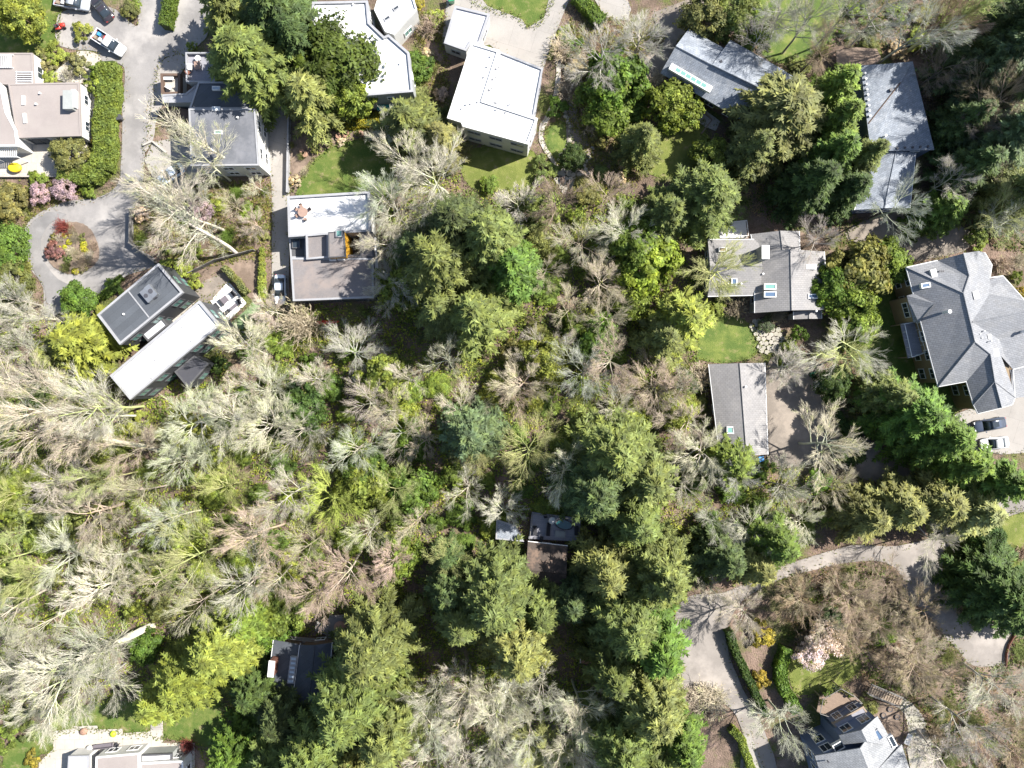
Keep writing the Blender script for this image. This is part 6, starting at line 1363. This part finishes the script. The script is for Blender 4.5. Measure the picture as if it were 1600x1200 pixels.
# low green and brown undergrowth bushes that can be told apart
def thicket(label, group, poly, gap, kinds, hs, rs, tints, seed, most):
    r = random.Random(seed); xs = [p[0] for p in poly]; ys = [p[1] for p in poly]; got = []; tries = 0
    while len(got) < most and tries < 4000:
        tries += 1; x, y = r.uniform(min(xs), max(xs)), r.uniform(min(ys), max(ys))
        if not inside((x, y), poly) or any((x - a)**2 + (y - b)**2 < gap*gap for a, b in got): continue
        c = P(x, y)
        if blocked(c.x, c.y): continue
        k = r.choice(kinds); t = r.choice(tints); rr = r.uniform(*rs); size = 'large' if rr > (rs[0] + rs[1])/2 else 'small'
        got.append((x, y)); plant(k, x, y, r.uniform(*hs), rr, t, f'{size} low {ADJ[t]} {"bare " if k == "twg" else ""}bush {near(x, y)}', 'low bushes under the trees and in beds', name='low_bush')
thicket('low green bush under the western bare trees', 'bushes of the western woodland', W1, 44, ['shr','brd'], (1.2, 2.6), (1.2, 2.4), ['lime','lime','olive','ygreen','ygreen','green'], 21, 60)
thicket('low green bush in the hollow south of the terrace house', 'bushes south of the terrace house', W2, 44, ['shr','brd'], (1.2, 2.6), (1.2, 2.4), ['mid','deep','lime','green'], 22, 16)
thicket('low green bush on the ravine slope west of the hot tub deck', 'bushes on the ravine slope', W3, 44, ['shr','brd'], (1.2, 2.6), (1.2, 2.4), ['ygreen','lime','lime','ygreen','green'], 23, 36)
thicket('low green bush in the wood west of the skylight house', 'bushes west of the skylight house', W4, 46, ['shr','brd'], (1.2, 2.6), (1.1, 2.2), ['lime','olive','lime','ygreen','green'], 24, 34)
thicket('low green bush between the long garage and the curved lane', 'bushes by the curved lane', W5, 46, ['shr','brd'], (1.2, 2.4), (1.1, 2.2), ['olive','lime','green'], 25, 16)
thicket('low brush in the southern garden', 'brush in the southern garden', [(1230,900),(1400,890),(1600,1000),(1600,1200),(1470,1200),(1440,1110),(1330,1030),(1240,980)], 44, ['twg'], (1.0, 1.8), (1.4, 2.4), ['brown','pink','olive'], 26, 34)
thicket('low dark bush in the eastern fir wood', 'bushes in the eastern fir wood', W7, 52, ['shr','brd'], (1.2, 2.2), (1.2, 2.2), ['deep','olive','green'], 27, 10)
thicket('low bush in the walled garden', 'bushes of the walled garden', [(220,330),(300,300),(420,300),(420,380),(330,400),(255,405),(215,370)], 36, ['shr','twg'], (.8, 1.6), (.9, 1.8), ['olive','lime','pink','ygreen'], 28, 18)
thicket('low shrub in the garden between the white-roofed houses', 'shrubs between the white-roofed houses', [(650,70),(690,80),(700,180),(660,185),(655,120)], 24, ['shr','twg'], (.8, 1.5), (.8, 1.5), ['olive','mid','pink'], 29, 9)
thicket('low shrub in the curved bed above the shaded lawn', 'shrubs of the curved bed', [(455,190),(600,200),(560,220),(505,235),(478,270),(458,300)], 20, ['shr','twg'], (.5, 1.0), (.5, 1.0), ['olive','lime','pink'], 30, 16)
thicket('low shrub between the long walkway and the mossy lawn', 'shrubs beside the gravel path', [(890,60),(930,130),(1000,170),(1010,260),(960,290),(925,280),(925,200),(905,160)], 30, ['shr','twg','brd'], (1.0, 2.2), (1.0, 2.0), ['olive','mid','pink','brown','green'], 31, 20)
thicket('low bush on the north wood floor', 'bushes of the north wood', [(1200,60),(1300,20),(1480,10),(1480,90),(1430,90),(1300,75),(1240,110)], 34, ['shr','brd','twg'], (.9, 2.0), (1.0, 1.9), ['olive','green','lime','brown'], 32, 18)
# ---------------------------------------------------------------- ground cover nobody could count
def cover(name, label, polys, n, cols, size, zr, seed, scale=.09, keep=.42, twig=False):
    r = np.random.RandomState(seed); Pts = []
    for poly in polys:
        xs = [p[0] for p in poly]; ys = [p[1] for p in poly]; A = abs(area(poly)); m = int(n*A/sum(abs(area(q)) for q in polys))
        while m > 0:
            x, y = r.uniform(min(xs), max(xs)), r.uniform(min(ys), max(ys))
            if inside((x, y), poly):
                c = P(x, y); m -= 1
                if math.sin(c.x*scale*6.1 + seed) * math.sin(c.y*scale*5.3 + seed*2.0) + .6*math.sin(c.x*scale*14 + c.y*scale*11) < keep - 1.0: continue
                if blocked(c.x, c.y): continue
                Pts.append((c.x, c.y))
    Pts = np.array(Pts); k = 7
    C = np.repeat(Pts, k, axis=0) + r.normal(size=(len(Pts)*k, 2))*size*2.2; N = len(C)
    z = r.uniform(.02, zr, N); nn = unit(np.array([0, 0, 1.0]) + r.normal(size=(N, 3))*.55); u = unit(np.cross(nn, rand_dirs(r, N))); v = np.cross(nn, u); sz = size*r.uniform(.5, 1.4, (N, 1))
    me = save(name, [leaves(np.c_[C, z], u*sz*(2.2 if twig else 1.2), v*sz*(.18 if twig else .7))], M['leaf'])
    o = link(name, me); o.color = (*cols, 1); o['kind'] = 'stuff'; tag(o, label, 'ground cover'); return o
FOREST = [[(-60,500),(70,490),(170,590),(330,560),(400,480),(600,475),(600,200),(700,210),(760,290),(960,290),(1100,360),(1105,560),(1110,712),(1200,725),(1330,760),(1230,870),(1060,930),(1030,1230),(330,1230),(300,1120),(220,1100),(-60,1130)]]
EASTW = [[(1200,0),(1660,-40),(1660,400),(1560,390),(1460,320),(1440,90),(1300,75),(1280,330),(1220,350),(1100,300),(1130,210),(1210,120)], [(1220,890),(1400,880),(1660,860),(1660,1240),(1480,1230),(1440,1110),(1340,1060),(1220,1000)], [(1300,300),(1420,420),(1400,640),(1310,650),(1290,480)]]
GARD = [[(210,300),(430,280),(430,400),(300,420),(215,385)], [(890,0),(1080,60),(1010,130),(1000,290),(850,300),(880,150)], [(650,20),(700,20),(700,200),(600,190),(650,150)], [(-40,290),(150,290),(60,340),(40,470),(-40,500)]]
cover('undergrowth', 'green ferns and ivy carpeting the woodland floor', FOREST, 19000, (.14, .195, .045), .15, .55, 3, .09, .55)
cover('moss_cover', 'yellow-green moss and salal on the woodland floor', FOREST, 17000, (.26, .30, .055), .14, .45, 8, .07, .2)
cover('brush_litter', 'tan fallen twigs and dead brush on the woodland floor', FOREST, 6000, (.33, .28, .22), .17, .4, 5, .11, .8, True)
cover('undergrowth', 'dark ferns on the eastern wood floor', EASTW, 9000, (.085, .115, .03), .14, .45, 6, .09, .5)
cover('brush_litter', 'brown brush and leaf litter in the eastern woods and southern garden', EASTW, 9000, (.29, .21, .15), .16, .35, 9, .1, .9, True)
cover('ground_plants', 'low mixed plants filling the garden beds', GARD, 7000, (.16, .17, .05), .12, .35, 11, .12, .5)
cover('bed_litter', 'dry stems in the garden beds', GARD, 5000, (.33, .25, .19), .13, .3, 12, .1, .7, True)

def edging(name, label, polys, n, col, size, zr, spread, seed, z0=.0):
    r = np.random.RandomState(seed); pts = []
    for poly in polys:
        m = len(poly)
        for i in range(m):
            a, b = np.array(poly[i][:2]), np.array(poly[(i+1) % m][:2]); L = np.linalg.norm(b - a); k = int(L*n)
            if k: pts.append(a + (b - a)*r.uniform(0, 1, (k, 1)) + r.normal(size=(k, 2))*spread)
    C = np.concatenate(pts); N = len(C); nn = unit(np.array([0, 0, 1.0]) + r.normal(size=(N, 3))*.5); u = unit(np.cross(nn, rand_dirs(r, N))); v = np.cross(nn, u); sz = size*r.uniform(.5, 1.5, (N, 1))
    o = link(name, save(name, [leaves(np.c_[C, r.uniform(.03, zr, N) + _z[0]], u*sz*1.3, v*sz*.6)], M['leaf'])); o.color = (*col, 1); o['kind'] = 'stuff'; tag(o, label, 'ground cover')
edging('grass_tufts', 'ragged grass tufts along the lawn edges', LAWN, 16, (.12, .15, .04), .1, .14, .3, 41)
edging('leaf_litter', 'brown leaves gathered along the drive and lane edges', PAVED, 7, (.26, .19, .13), .06, .03, .5, 42)
edging('verge_weeds', 'low weeds along the drive and lane edges', PAVED, 5, (.13, .15, .045), .1, .15, .35, 43)
